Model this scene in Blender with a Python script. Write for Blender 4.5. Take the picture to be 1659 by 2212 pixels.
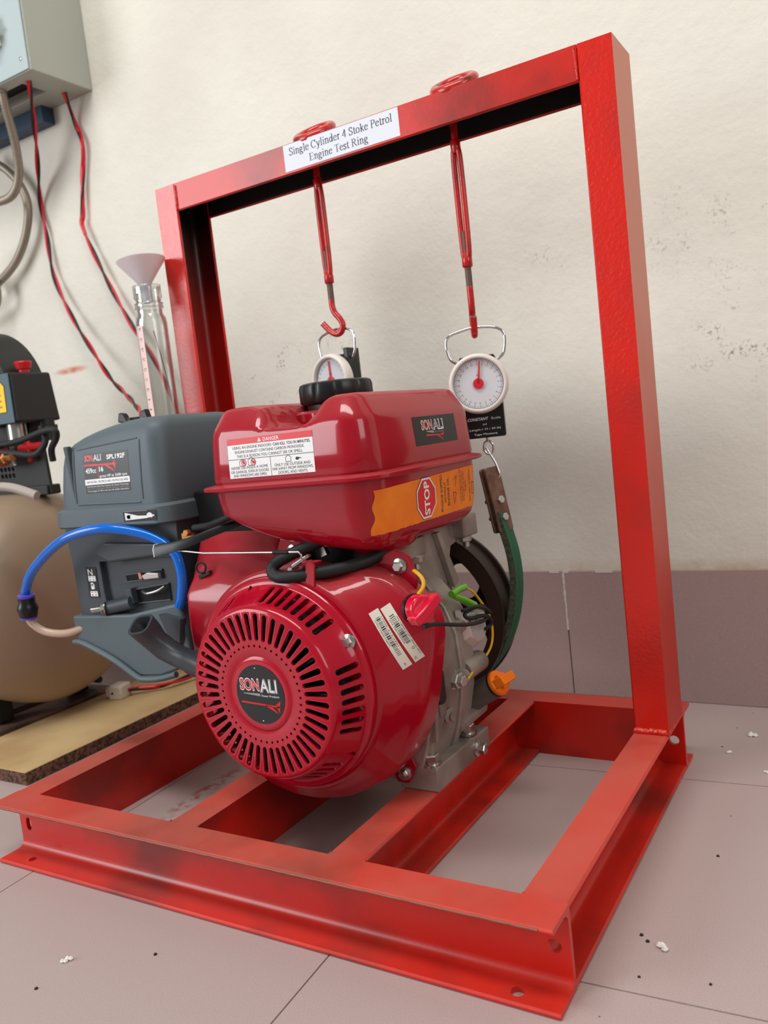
import bpy, bmesh, math, random
from mathutils import Vector, Matrix
from mathutils.bvhtree import BVHTree
PI = math.pi
S = 0.001                       # all measures below are millimetres
for o in list(bpy.data.objects): bpy.data.objects.remove(o)
scn = bpy.context.scene
COL = scn.collection

# ------------------------------------------------------------------ camera
cam_d = bpy.data.cameras.new('camera'); cam = bpy.data.objects.new('camera', cam_d); COL.objects.link(cam)
scn.camera = cam
R = ((0.85252159, 0.51027431, -0.11325665), (-0.04505456, -0.14413392, -0.98853199), (-0.52074661, 0.84784759, -0.09988709))
M = Matrix.Identity(4)
for i in range(3):
    M[i][0] = R[0][i]; M[i][1] = -R[1][i]; M[i][2] = -R[2][i]
M[0][3], M[1][3], M[2][3] = 0.9489, -0.56223, 0.47192
cam.matrix_world = M
cam_d.sensor_fit = 'HORIZONTAL'; cam_d.sensor_width = 36.0
cam_d.lens = 1801.85 / 1659 * 36.0
cam_d.clip_start = 0.01
cam_d.dof.use_dof = True; cam_d.dof.focus_distance = 0.86; cam_d.dof.aperture_fstop = 11

# ------------------------------------------------------------------ light and exposure
scn.view_settings.view_transform = 'Standard'; scn.view_settings.look = 'None'
scn.view_settings.gamma = 1.0; scn.view_settings.use_curve_mapping = False
scn.view_settings.exposure = 0.0
w = bpy.data.worlds.new('room_light'); scn.world = w; w.use_nodes = True
w.node_tree.nodes['Background'].inputs[0].default_value = (0.98, 0.98, 0.95, 1)
w.node_tree.nodes['Background'].inputs[1].default_value = 0.25

def area(name, loc, target, sx, sy, power, color=(1, 1, 1)):
    d = bpy.data.lights.new(name, 'AREA'); d.shape = 'RECTANGLE'; d.size = sx; d.size_y = sy
    d.energy = power; d.color = color
    o = bpy.data.objects.new(name, d); COL.objects.link(o); o.location = loc
    o.rotation_euler = (Vector(target) - Vector(loc)).to_track_quat('-Z', 'Y').to_euler()
    return o
area('window_light_left', (-2.3, -2.6, 1.55), (0.3, 0.0, 0.2), 1.7, 2.2, 92, (0.95, 0.97, 1.0))
area('window_light_right', (3.3, -1.0, 1.9), (0.5, 0.4, 0.4), 1.3, 1.5, 27, (1.0, 0.98, 0.95))
area('ceiling_lamp', (0.4, -0.8, 3.0), (0.3, 0.5, 0.6), 2.2, 0.5, 54, (0.99, 0.985, 0.95))

# ------------------------------------------------------------------ materials
def lin(c):
    return tuple(((v / 255) / 12.92 if v / 255 <= 0.04045 else ((v / 255 + 0.055) / 1.055) ** 2.4) for v in c)
MATS = {}
def mat(name, rgb, rough=0.5, metal=0.0, coat=0.0, bump=None, var=None, trans=0.0, ior=1.45, alpha=1.0, spec=None, dust=None, sub=0.0):
    """bump=(scale,strength,distance) noise relief; var=(rgb2, scale, lo, hi) noise mottling; dust=(rgb, amount) on up-facing surfaces"""
    if name in MATS: return MATS[name]
    m = bpy.data.materials.new(name); m.use_nodes = True
    nt = m.node_tree; b = nt.nodes['Principled BSDF']; L = nt.links
    c = (*lin(rgb), 1)
    b.inputs['Base Color'].default_value = c
    b.inputs['Roughness'].default_value = rough; b.inputs['Metallic'].default_value = metal
    b.inputs['Coat Weight'].default_value = coat; b.inputs['Coat Roughness'].default_value = 0.08
    b.inputs['Transmission Weight'].default_value = trans; b.inputs['IOR'].default_value = ior
    b.inputs['Alpha'].default_value = alpha
    if sub: b.inputs['Subsurface Weight'].default_value = sub; b.inputs['Subsurface Scale'].default_value = 0.01
    if spec is not None: b.inputs['Specular IOR Level'].default_value = spec
    tc = nt.nodes.new('ShaderNodeNewGeometry')
    out = None
    if var:
        n = nt.nodes.new('ShaderNodeTexNoise'); n.inputs['Scale'].default_value = var[1]; n.inputs['Detail'].default_value = 6
        L.new(tc.outputs['Position'], n.inputs['Vector'])
        r = nt.nodes.new('ShaderNodeValToRGB'); r.color_ramp.elements[0].position = var[2]; r.color_ramp.elements[1].position = var[3]
        r.color_ramp.elements[0].color = c; r.color_ramp.elements[1].color = (*lin(var[0]), 1)
        L.new(n.outputs['Fac'], r.inputs['Fac']); out = r.outputs['Color']
    if dust:
        sp = nt.nodes.new('ShaderNodeSeparateXYZ'); L.new(tc.outputs['Normal'], sp.inputs[0])
        mr = nt.nodes.new('ShaderNodeMapRange'); mr.inputs['From Min'].default_value = 0.3; mr.inputs['From Max'].default_value = 0.95
        mr.inputs['To Max'].default_value = dust[1]; L.new(sp.outputs['Z'], mr.inputs['Value'])
        n2 = nt.nodes.new('ShaderNodeTexNoise'); n2.inputs['Scale'].default_value = 11; n2.inputs['Detail'].default_value = 5
        L.new(tc.outputs['Position'], n2.inputs['Vector'])
        m3 = nt.nodes.new('ShaderNodeMapRange'); m3.inputs['From Min'].default_value = 0.35; m3.inputs['From Max'].default_value = 0.6
        m3.inputs['To Min'].default_value = 0.55; L.new(n2.outputs['Fac'], m3.inputs['Value'])
        mm = nt.nodes.new('ShaderNodeMath'); mm.operation = 'MULTIPLY'
        L.new(mr.outputs[0], mm.inputs[0]); L.new(m3.outputs[0], mm.inputs[1])
        sq = nt.nodes.new('ShaderNodeSeparateXYZ'); L.new(tc.outputs['Position'], sq.inputs[0])
        mz = nt.nodes.new('ShaderNodeMapRange'); mz.inputs['From Min'].default_value = 0.02; mz.inputs['From Max'].default_value = 0.06; mz.inputs['To Min'].default_value = 0.25; L.new(sq.outputs['Z'], mz.inputs['Value'])
        mq = nt.nodes.new('ShaderNodeMath'); mq.operation = 'MULTIPLY'; L.new(mm.outputs[0], mq.inputs[0]); L.new(mz.outputs[0], mq.inputs[1]); mm = mq
        mx = nt.nodes.new('ShaderNodeMix'); mx.data_type = 'RGBA'
        L.new(mm.outputs[0], mx.inputs['Factor'])
        if out: L.new(out, mx.inputs['A'])
        else: mx.inputs['A'].default_value = c
        mx.inputs['B'].default_value = (*lin(dust[0]), 1); out = mx.outputs['Result']
        rr = nt.nodes.new('ShaderNodeMapRange'); rr.inputs['To Min'].default_value = rough; rr.inputs['To Max'].default_value = 0.85
        L.new(mm.outputs[0], rr.inputs['Value']); L.new(rr.outputs[0], b.inputs['Roughness'])
        if coat:
            cc = nt.nodes.new('ShaderNodeMapRange'); cc.inputs['To Min'].default_value = coat; cc.inputs['To Max'].default_value = 0.0
            L.new(mm.outputs[0], cc.inputs['Value']); L.new(cc.outputs[0], b.inputs['Coat Weight'])
    if out: L.new(out, b.inputs['Base Color'])
    if bump:
        n = nt.nodes.new('ShaderNodeTexNoise'); n.inputs['Scale'].default_value = bump[0]; n.inputs['Detail'].default_value = 4
        L.new(tc.outputs['Position'], n.inputs['Vector'])
        bp = nt.nodes.new('ShaderNodeBump'); bp.inputs['Strength'].default_value = bump[1]; bp.inputs['Distance'].default_value = bump[2]
        L.new(n.outputs['Fac'], bp.inputs['Height']); L.new(bp.outputs[0], b.inputs['Normal'])
    MATS[name] = m
    return m

FRAME_RED = mat('frame_red_paint', (202, 28, 12), 0.34, coat=0.25, var=((132, 28, 18), 7.0, 0.47, 0.66), bump=(220, 0.16, 0.0006), dust=((190, 94, 78), 0.65))
POST_RED = mat('frame_red_runny_paint', (214, 28, 11), 0.25, coat=0.5, var=((188, 34, 26), 14.0, 0.45, 0.75), bump=(230, 0.5, 0.0012), dust=((214, 104, 80), 0.6))
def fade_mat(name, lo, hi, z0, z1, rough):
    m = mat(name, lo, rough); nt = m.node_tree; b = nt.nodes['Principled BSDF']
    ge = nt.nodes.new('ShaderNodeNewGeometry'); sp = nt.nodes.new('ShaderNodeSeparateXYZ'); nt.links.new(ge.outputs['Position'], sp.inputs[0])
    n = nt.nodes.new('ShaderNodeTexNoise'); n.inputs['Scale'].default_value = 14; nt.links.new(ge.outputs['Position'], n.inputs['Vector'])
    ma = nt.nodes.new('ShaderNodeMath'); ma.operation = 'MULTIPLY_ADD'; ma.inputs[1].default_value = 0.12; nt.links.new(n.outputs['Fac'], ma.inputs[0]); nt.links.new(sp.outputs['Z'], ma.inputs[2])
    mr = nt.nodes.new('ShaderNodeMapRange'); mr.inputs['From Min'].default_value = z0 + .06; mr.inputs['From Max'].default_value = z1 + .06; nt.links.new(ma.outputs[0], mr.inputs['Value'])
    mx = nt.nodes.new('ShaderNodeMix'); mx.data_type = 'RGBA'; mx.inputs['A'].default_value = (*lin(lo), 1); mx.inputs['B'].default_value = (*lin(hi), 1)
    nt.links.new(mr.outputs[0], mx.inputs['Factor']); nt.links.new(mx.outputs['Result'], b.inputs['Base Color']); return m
FRAME_IN = fade_mat('inner_red_painted_shade', (160, 18, 10), (30, 12, 11), 0.55, 0.82, 0.35)  # shade inside the post channels painted in, blackening towards the top
FRAME_BLACK = mat('beam_painted_shade', (19, 14, 14), 0.6)  # shade under and inside the top beam, put into the colour
for m_ in (FRAME_RED, POST_RED): m_.node_tree.nodes['Principled BSDF'].inputs['Coat Roughness'].default_value = 0.22
SHEEN_RED = fade_mat('red_with_painted_sheen', (186, 42, 28), (208, 130, 110), 0.20, 0.62, 0.5)  # reflected window light painted into the red, paler towards the top
EDGE = mat('worn_steel_edge', (150, 92, 74), 0.55, 0.3)
ENG_RED = mat('engine_crimson_paint', (160, 4, 30), 0.3, coat=0.75, spec=0.15, dust=((168, 74, 74), 0.6))
ENG_RED2 = mat('engine_crimson_cover', (174, 4, 36), 0.3, coat=0.65, spec=0.15)
GREY_PL = mat('slate_grey_plastic', (82, 95, 101), 0.5, bump=(900, 0.08, 0.0003), dust=((112, 118, 118), 0.25))
GREY_DK = mat('dark_grey_plastic', (60, 67, 73), 0.48, bump=(900, 0.06, 0.0003))
BLACK = mat('black_plastic', (18, 18, 19), 0.35)
RUBBER = mat('black_rubber', (26, 26, 27), 0.6)
DARK = mat('dark_cavity', (12, 12, 13), 0.8)
ALU = mat('cast_aluminium', (166, 157, 148), 0.5, 0.55, bump=(400, 0.2, 0.0004), var=((112, 98, 88), 12, 0.4, 0.7))
STEEL = mat('zinc_steel', (190, 190, 186), 0.25, 0.95)
CHROME = mat('chrome', (225, 225, 228), 0.08, 1.0)
THREAD = mat('rusty_thread', (150, 138, 126), 0.5, 0.4, bump=(1500, 0.5, 0.0005))
HOOKRED = mat('hook_red_paint', (186, 22, 14), 0.3, coat=0.4, bump=(300, 0.3, 0.0008), var=((120, 30, 22), 40, 0.58, 0.68))
WHITE = mat('white_paper', (226, 230, 240), 0.6)
WHITE_G = mat('white_print', (235, 235, 235), 0.4)
BLK_P = mat('black_print', (20, 22, 24), 0.35)
INK = mat('dark_ink', (48, 56, 66), 0.6)
RED_P = mat('red_print', (214, 22, 30), 0.35)
PINK_P = mat('pink_print', (235, 120, 130), 0.4)
GREY_P = mat('grey_print', (150, 150, 150), 0.4)
ORANGE = mat('orange_sticker', (244, 132, 10), 0.5, var=((232, 112, 8), 30, 0.4, 0.7))
YELLOW = mat('yellow_print', (240, 200, 30), 0.5)
GREEN_P = mat('green_print', (20, 130, 80), 0.5)
LABEL_OLD = mat('aged_label', (214, 206, 190), 0.55)
BLUE_T = mat('blue_tube', (0, 104, 208), 0.15, coat=0.3)
TAN_T = mat('beige_tube', (196, 168, 148), 0.3, coat=0.3)
PURPLE = mat('purple_ring', (84, 70, 190), 0.3)
YWIRE = mat('yellow_wire', (226, 172, 20), 0.4)
GCON = mat('green_connector', (96, 170, 30), 0.2, coat=0.5)
ORCAP = mat('orange_plastic', (238, 116, 10), 0.35)
IRON = mat('dark_cast_iron', (62, 48, 42), 0.45, 0.4, bump=(300, 0.15, 0.0004))
RIMIRON = mat('brown_machined_rim', (84, 62, 54), 0.4, 0.6)
CLAMPST = mat('rusty_brown_steel', (128, 98, 84), 0.5, 0.45, bump=(500, 0.2, 0.0004), var=((98, 66, 54), 60, 0.4, 0.7))
BELTG = mat('green_belt_canvas', (34, 92, 62), 0.7, bump=(900, 0.3, 0.0006))
BELTK = mat('belt_frayed_edge', (92, 88, 74), 0.9, bump=(700, 0.8, 0.0015), var=((50, 70, 52), 200, 0.4, 0.6))
DIALR = mat('cream_plastic_ring', (226, 218, 208), 0.4)
DIALF = mat('dial_face', (232, 232, 236), 0.5)
NEEDLE = mat('needle_red', (226, 40, 56), 0.4)
GLASS = mat('clear_glass', (255, 255, 255), 0.02, trans=1.0, ior=1.45)
def thin_glass(name, rgb, k):
    m = bpy.data.materials.new(name); m.use_nodes = True; nt = m.node_tree
    nt.nodes.remove(nt.nodes['Principled BSDF'])
    out = nt.nodes['Material Output']
    t = nt.nodes.new('ShaderNodeBsdfTransparent'); t.inputs[0].default_value = (*rgb, 1)
    g = nt.nodes.new('ShaderNodeBsdfGlossy'); g.inputs['Roughness'].default_value = 0.04
    fr = nt.nodes.new('ShaderNodeLayerWeight'); fr.inputs['Blend'].default_value = k
    mx = nt.nodes.new('ShaderNodeMixShader')
    nt.links.new(fr.outputs['Facing'], mx.inputs[0]); nt.links.new(t.outputs[0], mx.inputs[1]); nt.links.new(g.outputs[0], mx.inputs[2])
    nt.links.new(mx.outputs[0], out.inputs[0]); MATS[name] = m
    return m
TUBEGL = thin_glass('clear_plastic_wall', (0.93, 0.935, 0.93), 0.38)
DIALGL = thin_glass('dial_window', (0.99, 0.99, 0.99), 0.1)
FUNNEL = mat('milky_plastic', (222, 216, 222), 0.35, sub=0.3, alpha=0.88)
SCALETAPE = mat('pale_pink_tape', (238, 206, 200), 0.5)
TANPAINT = mat('compressor_tan_paint', (152, 130, 108), 0.42, coat=0.1, bump=(12, 0.04, 0.002))
CMP_BLK = mat('compressor_black', (30, 30, 30), 0.45)
CMP_TEAL = mat('compressor_blue_grey', (70, 92, 104), 0.5)
CMP_RED = mat('compressor_red', (200, 20, 30), 0.4)
BRASS = mat('brass', (196, 138, 86), 0.3, 0.9)
BOXPNT = mat('grey_box_enamel', (164, 166, 156), 0.45, bump=(60, 0.05, 0.001))
BOXFRONT = mat('light_blue_grey_enamel', (172, 186, 188), 0.45)
CREAMPL = mat('cream_breaker_plastic', (222, 212, 196), 0.5)
CONDUIT = mat('braided_conduit', (150, 140, 126), 0.45, 0.5)
STRUT = mat('blue_strut', (36, 62, 84), 0.5)
WRED = mat('wire_red', (200, 18, 44), 0.35)
WBLK = mat('wire_black', (34, 22, 24), 0.4)
TAPE = mat('red_tape', (206, 10, 24), 0.25, coat=0.4)
BOARD = mat('chipboard_laminate', (196, 168, 122), 0.55, var=((170, 138, 96), 8, 0.45, 0.75))
BOARDE = mat('chipboard_core', (120, 84, 62), 0.9, bump=(350, 1.0, 0.003), var=((60, 40, 32), 160, 0.4, 0.6))
DWOOD = mat('dark_stained_timber', (128, 100, 88), 0.55, var=((66, 52, 48), 14, 0.4, 0.65), bump=(60, 0.2, 0.002))
PLUGW = mat('dirty_white_plug', (206, 198, 184), 0.45)
CRUMB = mat('white_plaster_crumb', (232, 226, 220), 0.9)
SPECK = mat('dark_grit', (50, 38, 34), 0.9)

# ------------------------------------------------------------------ geometry collector
def V(*a): return Vector(a)
def frame_of(d):
    d = Vector(d).normalized()
    a = V(0, 0, 1) if abs(d.z) < 0.9 else V(1, 0, 0)
    u = a.cross(d).normalized(); return u, d.cross(u).normalized(), d
class G:
    def __init__(s): s.v = []; s.f = []; s.m = []
    def add(s, vs, fs, mi=0):
        o = len(s.v); s.v += [Vector(p) for p in vs]
        for f in fs: s.f.append(tuple(i + o for i in f)); s.m.append(mi)
        return s
    def box(s, x0, x1, y0, y1, z0, z1, mi=0):
        vs = [(x, y, z) for x in (x0, x1) for y in (y0, y1) for z in (z0, z1)]
        return s.add(vs, [(0, 1, 3, 2), (4, 6, 7, 5), (0, 4, 5, 1), (2, 3, 7, 6), (0, 2, 6, 4), (1, 5, 7, 3)], mi)
    def obox(s, c, u, v, w, a, b, d, mi=0):     # oriented box, half sizes
        c = Vector(c); vs = [c + u * (i * a) + v * (j * b) + w * (k * d) for i in (-1, 1) for j in (-1, 1) for k in (-1, 1)]
        return s.add(vs, [(0, 1, 3, 2), (4, 6, 7, 5), (0, 4, 5, 1), (2, 3, 7, 6), (0, 2, 6, 4), (1, 5, 7, 3)], mi)
    def loft(s, rings, cap0=True, cap1=True, closed=True, mi=0):
        n = len(rings[0]); vs = [p for r in rings for p in r]; fs = []
        for k in range(len(rings) - 1):
            for i in range(n if closed else n - 1):
                j = (i + 1) % n
                fs.append((k * n + i, k * n + j, (k + 1) * n + j, (k + 1) * n + i))
        if cap0: fs.append(tuple(reversed(range(n))))
        if cap1: fs.append(tuple((len(rings) - 1) * n + i for i in range(n)))
        return s.add(vs, fs, mi)
    def lathe(s, c, d, prof, n=32, mi=0, cap0=True, cap1=True):   # prof: (radius, distance along d)
        u, v, w = frame_of(d); c = Vector(c)
        rings = [[c + w * h + (u * math.cos(2 * PI * i / n) + v * math.sin(2 * PI * i / n)) * r for i in range(n)] for r, h in prof]
        return s.loft(rings, cap0, cap1, True, mi)
    def cyl(s, a, b, r, n=20, mi=0, r2=None):
        a = Vector(a); b = Vector(b); L = (b - a).length
        return s.lathe(a, b - a, [(r, 0), (r if r2 is None else r2, L)], n, mi)
    def hexnut(s, a, d, r, h, mi=0, washer=0):
        u, v, w = frame_of(d); a = Vector(a)
        if washer:
            s.lathe(a, d, [(r * washer, 0), (r * washer, h * 0.22)], 24, mi); a = a + w * h * 0.22
        s.lathe(a, d, [(r * 0.93, 0), (r, h * 0.12), (r, h * 0.85), (r * 0.86, h)], 6, mi)
        return s
    def tube(s, pts, r, n=10, mi=0, smooth=0, caps=True, rf=None):
        P = [Vector(p) for p in pts]
        if smooth: P = spline(P, smooth)
        rings = []; prev = None
        for i, p in enumerate(P):
            t = (P[min(i + 1, len(P) - 1)] - P[max(i - 1, 0)]).normalized()
            if prev is None: u, v, _ = frame_of(t)
            else:
                u = (prev - t * prev.dot(t)).normalized(); v = t.cross(u)
            prev = u; rr = r if rf is None else r * rf(i / (len(P) - 1))
            rings.append([p + (u * math.cos(2 * PI * k / n) + v * math.sin(2 * PI * k / n)) * rr for k in range(n)])
        return s.loft(rings, caps, caps, True, mi)
    def torus(s, c, d, R_, r, n=32, m=10, mi=0, a0=0, a1=2 * PI, ex=1.0):
        u, v, w = frame_of(d); c = Vector(c); full = abs(a1 - a0 - 2 * PI) < 1e-4
        rings = []
        for i in range(n + 1):
            a = a0 + (a1 - a0) * i / n; q = u * math.cos(a) * ex + v * math.sin(a)
            qn = (u * math.cos(a) + v * math.sin(a))
            rings.append([c + q * R_ + (qn * math.cos(2 * PI * k / m) + w * math.sin(2 * PI * k / m)) * r for k in range(m)])
        return s.loft(rings, not full, not full, True, mi)
    def prism(s, poly, ax, a, b, mi=0, scale_b=None):   # poly in the two axes other than ax (x:(y,z) y:(x,z) z:(x,y))
        def P(p, t):
            return {'x': (t, p[0], p[1]), 'y': (p[0], t, p[1]), 'z': (p[0], p[1], t)}[ax]
        return s.loft([[P(p, a) for p in poly], [P(p, b) for p in poly]], mi=mi)
    def build(s, name, mats, parent=None, smooth=35, bevel=0, seg=2, loc=None, rot=None, recalc=True, weld=False):
        base = world_loc(parent) if parent else (Vector(loc) if loc else Vector((0, 0, 0)))
        me = bpy.data.meshes.new(name)
        me.from_pydata([(p - base) * S for p in s.v], [], s.f)
        if not isinstance(mats, (list, tuple)): mats = [mats]
        for m in mats: me.materials.append(m)
        me.polygons.foreach_set('material_index', s.m)
        bm = bmesh.new(); bm.from_mesh(me)
        if weld: bmesh.ops.remove_doubles(bm, verts=bm.verts, dist=1e-5)
        if recalc: bmesh.ops.recalc_face_normals(bm, faces=bm.faces)
        for f in bm.faces: f.smooth = smooth > 0
        if smooth > 0:
            lim = math.radians(smooth)
            for e in bm.edges:
                if len(e.link_faces) == 2 and e.calc_face_angle(0) > lim: e.smooth = False
        bm.to_mesh(me); bm.free()
        o = bpy.data.objects.new(name, me); COL.objects.link(o)
        if bevel:
            b = o.modifiers.new('bevel', 'BEVEL'); b.width = bevel * S; b.segments = seg; b.limit_method = 'ANGLE'; b.angle_limit = math.radians(40)
            b.harden_normals = False
        if parent: o.parent = parent
        else: o.location = base * S
        return o
def world_loc(o):
    v = Vector((0, 0, 0))
    while o: v += Vector(o.location) / S; o = o.parent
    return v
def spline(P, k):
    out = []; n = len(P)
    for i in range(n - 1):
        a, b, c, d = P[max(i - 1, 0)], P[i], P[i + 1], P[min(i + 2, n - 1)]
        for j in range(k):
            t = j / k
            out.append(0.5 * ((2 * b) + (c - a) * t + (2 * a - 5 * b + 4 * c - d) * t * t + (3 * b - a - 3 * c + d) * t ** 3))
    out.append(P[-1]); return out
def rrect(x0, x1, y0, y1, r, n=8):
    pts = []
    for cx, cy, a0 in ((x1 - r, y0 + r, -PI / 2), (x1 - r, y1 - r, 0), (x0 + r, y1 - r, PI / 2), (x0 + r, y0 + r, PI)):
        for i in range(n + 1):
            a = a0 + PI / 2 * i / n; pts.append((cx + r * math.cos(a), cy + r * math.sin(a)))
    return pts
def thing(name, label, cat, loc, group=None):
    o = bpy.data.objects.new(name, None); COL.objects.link(o); o.location = Vector(loc) * S
    o.empty_display_size = 0.02; o['label'] = label; o['category'] = cat
    if group: o['group'] = group
    return o
def tag(o, label, cat, group=None):
    o['label'] = label; o['category'] = cat
    if group: o['group'] = group
    return o
def cut(o, g):
    """carve the shapes in g (world mm) out of o for good"""
    c = g.build('cutter', [], smooth=0)
    m = o.modifiers.new('cut', 'BOOLEAN'); m.object = c; m.operation = 'DIFFERENCE'; m.solver = 'EXACT'
    mods = [q for q in o.modifiers if q.type == 'BEVEL']
    keep = [(q.width, q.segments) for q in mods]
    for q in mods: o.modifiers.remove(q)
    bpy.context.view_layer.update()
    dg = bpy.context.evaluated_depsgraph_get()
    me = bpy.data.meshes.new_from_object(o.evaluated_get(dg))
    if len(me.polygons) < 8: raise RuntimeError('cut failed on ' + o.name)
    o.modifiers.clear(); o.data = me
    bpy.data.objects.remove(c)
    for wd, sg in keep:
        b = o.modifiers.new('bevel', 'BEVEL'); b.width = wd; b.segments = sg; b.limit_method = 'ANGLE'; b.angle_limit = math.radians(40)
    return o
def resmooth(o, deg):
    bm = bmesh.new(); bm.from_mesh(o.data); lim = math.radians(deg)
    for f in bm.faces: f.smooth = True
    for e in bm.edges: e.smooth = not (len(e.link_faces) == 2 and e.calc_face_angle(0) > lim)
    bm.to_mesh(o.data); bm.free()

# ------------------------------------------------------------------ flat print
TXT = {}
def text_mesh(s, bold=0.0, shear=0.0):
    key = (s, bold, shear)
    if key in TXT: return TXT[key]
    c = bpy.data.curves.new('print', 'FONT'); c.body = s; c.size = 1.0; c.offset = bold; c.shear = shear; c.resolution_u = 3
    c.fill_mode = 'BOTH'
    o = bpy.data.objects.new('print', c); COL.objects.link(o)
    bpy.context.view_layer.update()
    me = bpy.data.meshes.new_from_object(o.evaluated_get(bpy.context.evaluated_depsgraph_get()))
    vs = [(v.co.x, v.co.y) for v in me.vertices]; fs = [tuple(p.vertices) for p in me.polygons]
    bpy.data.objects.remove(o); bpy.data.curves.remove(c); bpy.data.meshes.remove(me)
    if vs:
        x0 = min(v[0] for v in vs); x1 = max(v[0] for v in vs); y0 = min(v[1] for v in vs); y1 = max(v[1] for v in vs)
    else: x0 = x1 = y0 = y1 = 0
    TXT[key] = (vs, fs, x0, x1, y0, y1); return TXT[key]
class Print:
    """2-D print in mm: u to the right, v up; each layer a hair above the one below"""
    def __init__(s): s.p = []; s.mats = []
    def mi(s, m):
        if m not in s.mats: s.mats.append(m)
        return s.mats.index(m)
    def poly(s, pts, m, layer=1): s.p.append(([tuple(p) for p in pts], [tuple(range(len(pts)))], s.mi(m), layer)); return s
    def rect(s, u0, u1, v0, v1, m, layer=1, n=1, k=1):
        vs = [(u0 + (u1 - u0) * i / n, v0 + (v1 - v0) * j / k) for j in range(k + 1) for i in range(n + 1)]
        fs = [(j * (n + 1) + i, j * (n + 1) + i + 1, (j + 1) * (n + 1) + i + 1, (j + 1) * (n + 1) + i) for j in range(k) for i in range(n)]
        s.p.append((vs, fs, s.mi(m), layer)); return s
    def disc(s, u, v, r, m, layer=1, n=28, r0=0.0):
        if r0:
            vs = [(u + q * math.cos(2 * PI * i / n), v + q * math.sin(2 * PI * i / n)) for q in (r0, r) for i in range(n)]
            fs = [(i, (i + 1) % n, n + (i + 1) % n, n + i) for i in range(n)]
            s.p.append((vs, fs, s.mi(m), layer))
        else: s.poly([(u + r * math.cos(2 * PI * i / n), v + r * math.sin(2 * PI * i / n)) for i in range(n)], m, layer)
        return s
    def text(s, t, u, v, h, m, layer=2, width=None, align='c', bold=0.0, shear=0.0, rot=0):
        """h = capital height; (u,v) = baseline anchor; width squeezes the line to that length"""
        vs, fs, x0, x1, y0, y1 = text_mesh(t, bold, shear)
        if not vs: return s
        k = h / 0.70; kx = k if width is None else width / max(x1 - x0, 1e-6)
        off = {'c': -(x0 + x1) / 2, 'l': -x0, 'r': -x1}[align]
        ca, sa = math.cos(rot), math.sin(rot); out = []
        for x, y in vs:
            a, b = (x + off) * kx, y * k
            out.append((u + a * ca - b * sa, v + a * sa + b * ca))
        s.p.append((out, fs, s.mi(m), layer)); return s
    def build(s, name, parent, O, U, Vv, bvh=None, off=0.25, step=0.12, loc=None, fn=None):
        O = Vector(O); U = Vector(U).normalized(); Vv = Vector(Vv).normalized(); N = U.cross(Vv).normalized()
        g = G()
        for vs, fs, mi, layer in s.p:
            out = []
            for u, v in vs:
                h = off + step * layer
                if fn: out.append(fn(u, v, h)); continue
                p = O + U * u + Vv * v
                if bvh:
                    hit, nn, _, _ = bvh.ray_cast((p + N * 60) * S, -N, 0.15)
                    if hit is not None: p = hit / S
                out.append(p + N * h)
            g.add(out, fs, mi)
        return g.build(name, s.mats, parent, smooth=30, recalc=False, loc=loc)
def bvh_of(o):
    bpy.context.view_layer.update()
    me = o.data; mw = Matrix.Translation(world_loc(o) * S)
    return BVHTree.FromPolygons([mw @ v.co for v in me.vertices], [tuple(p.vertices) for p in me.polygons])

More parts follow.
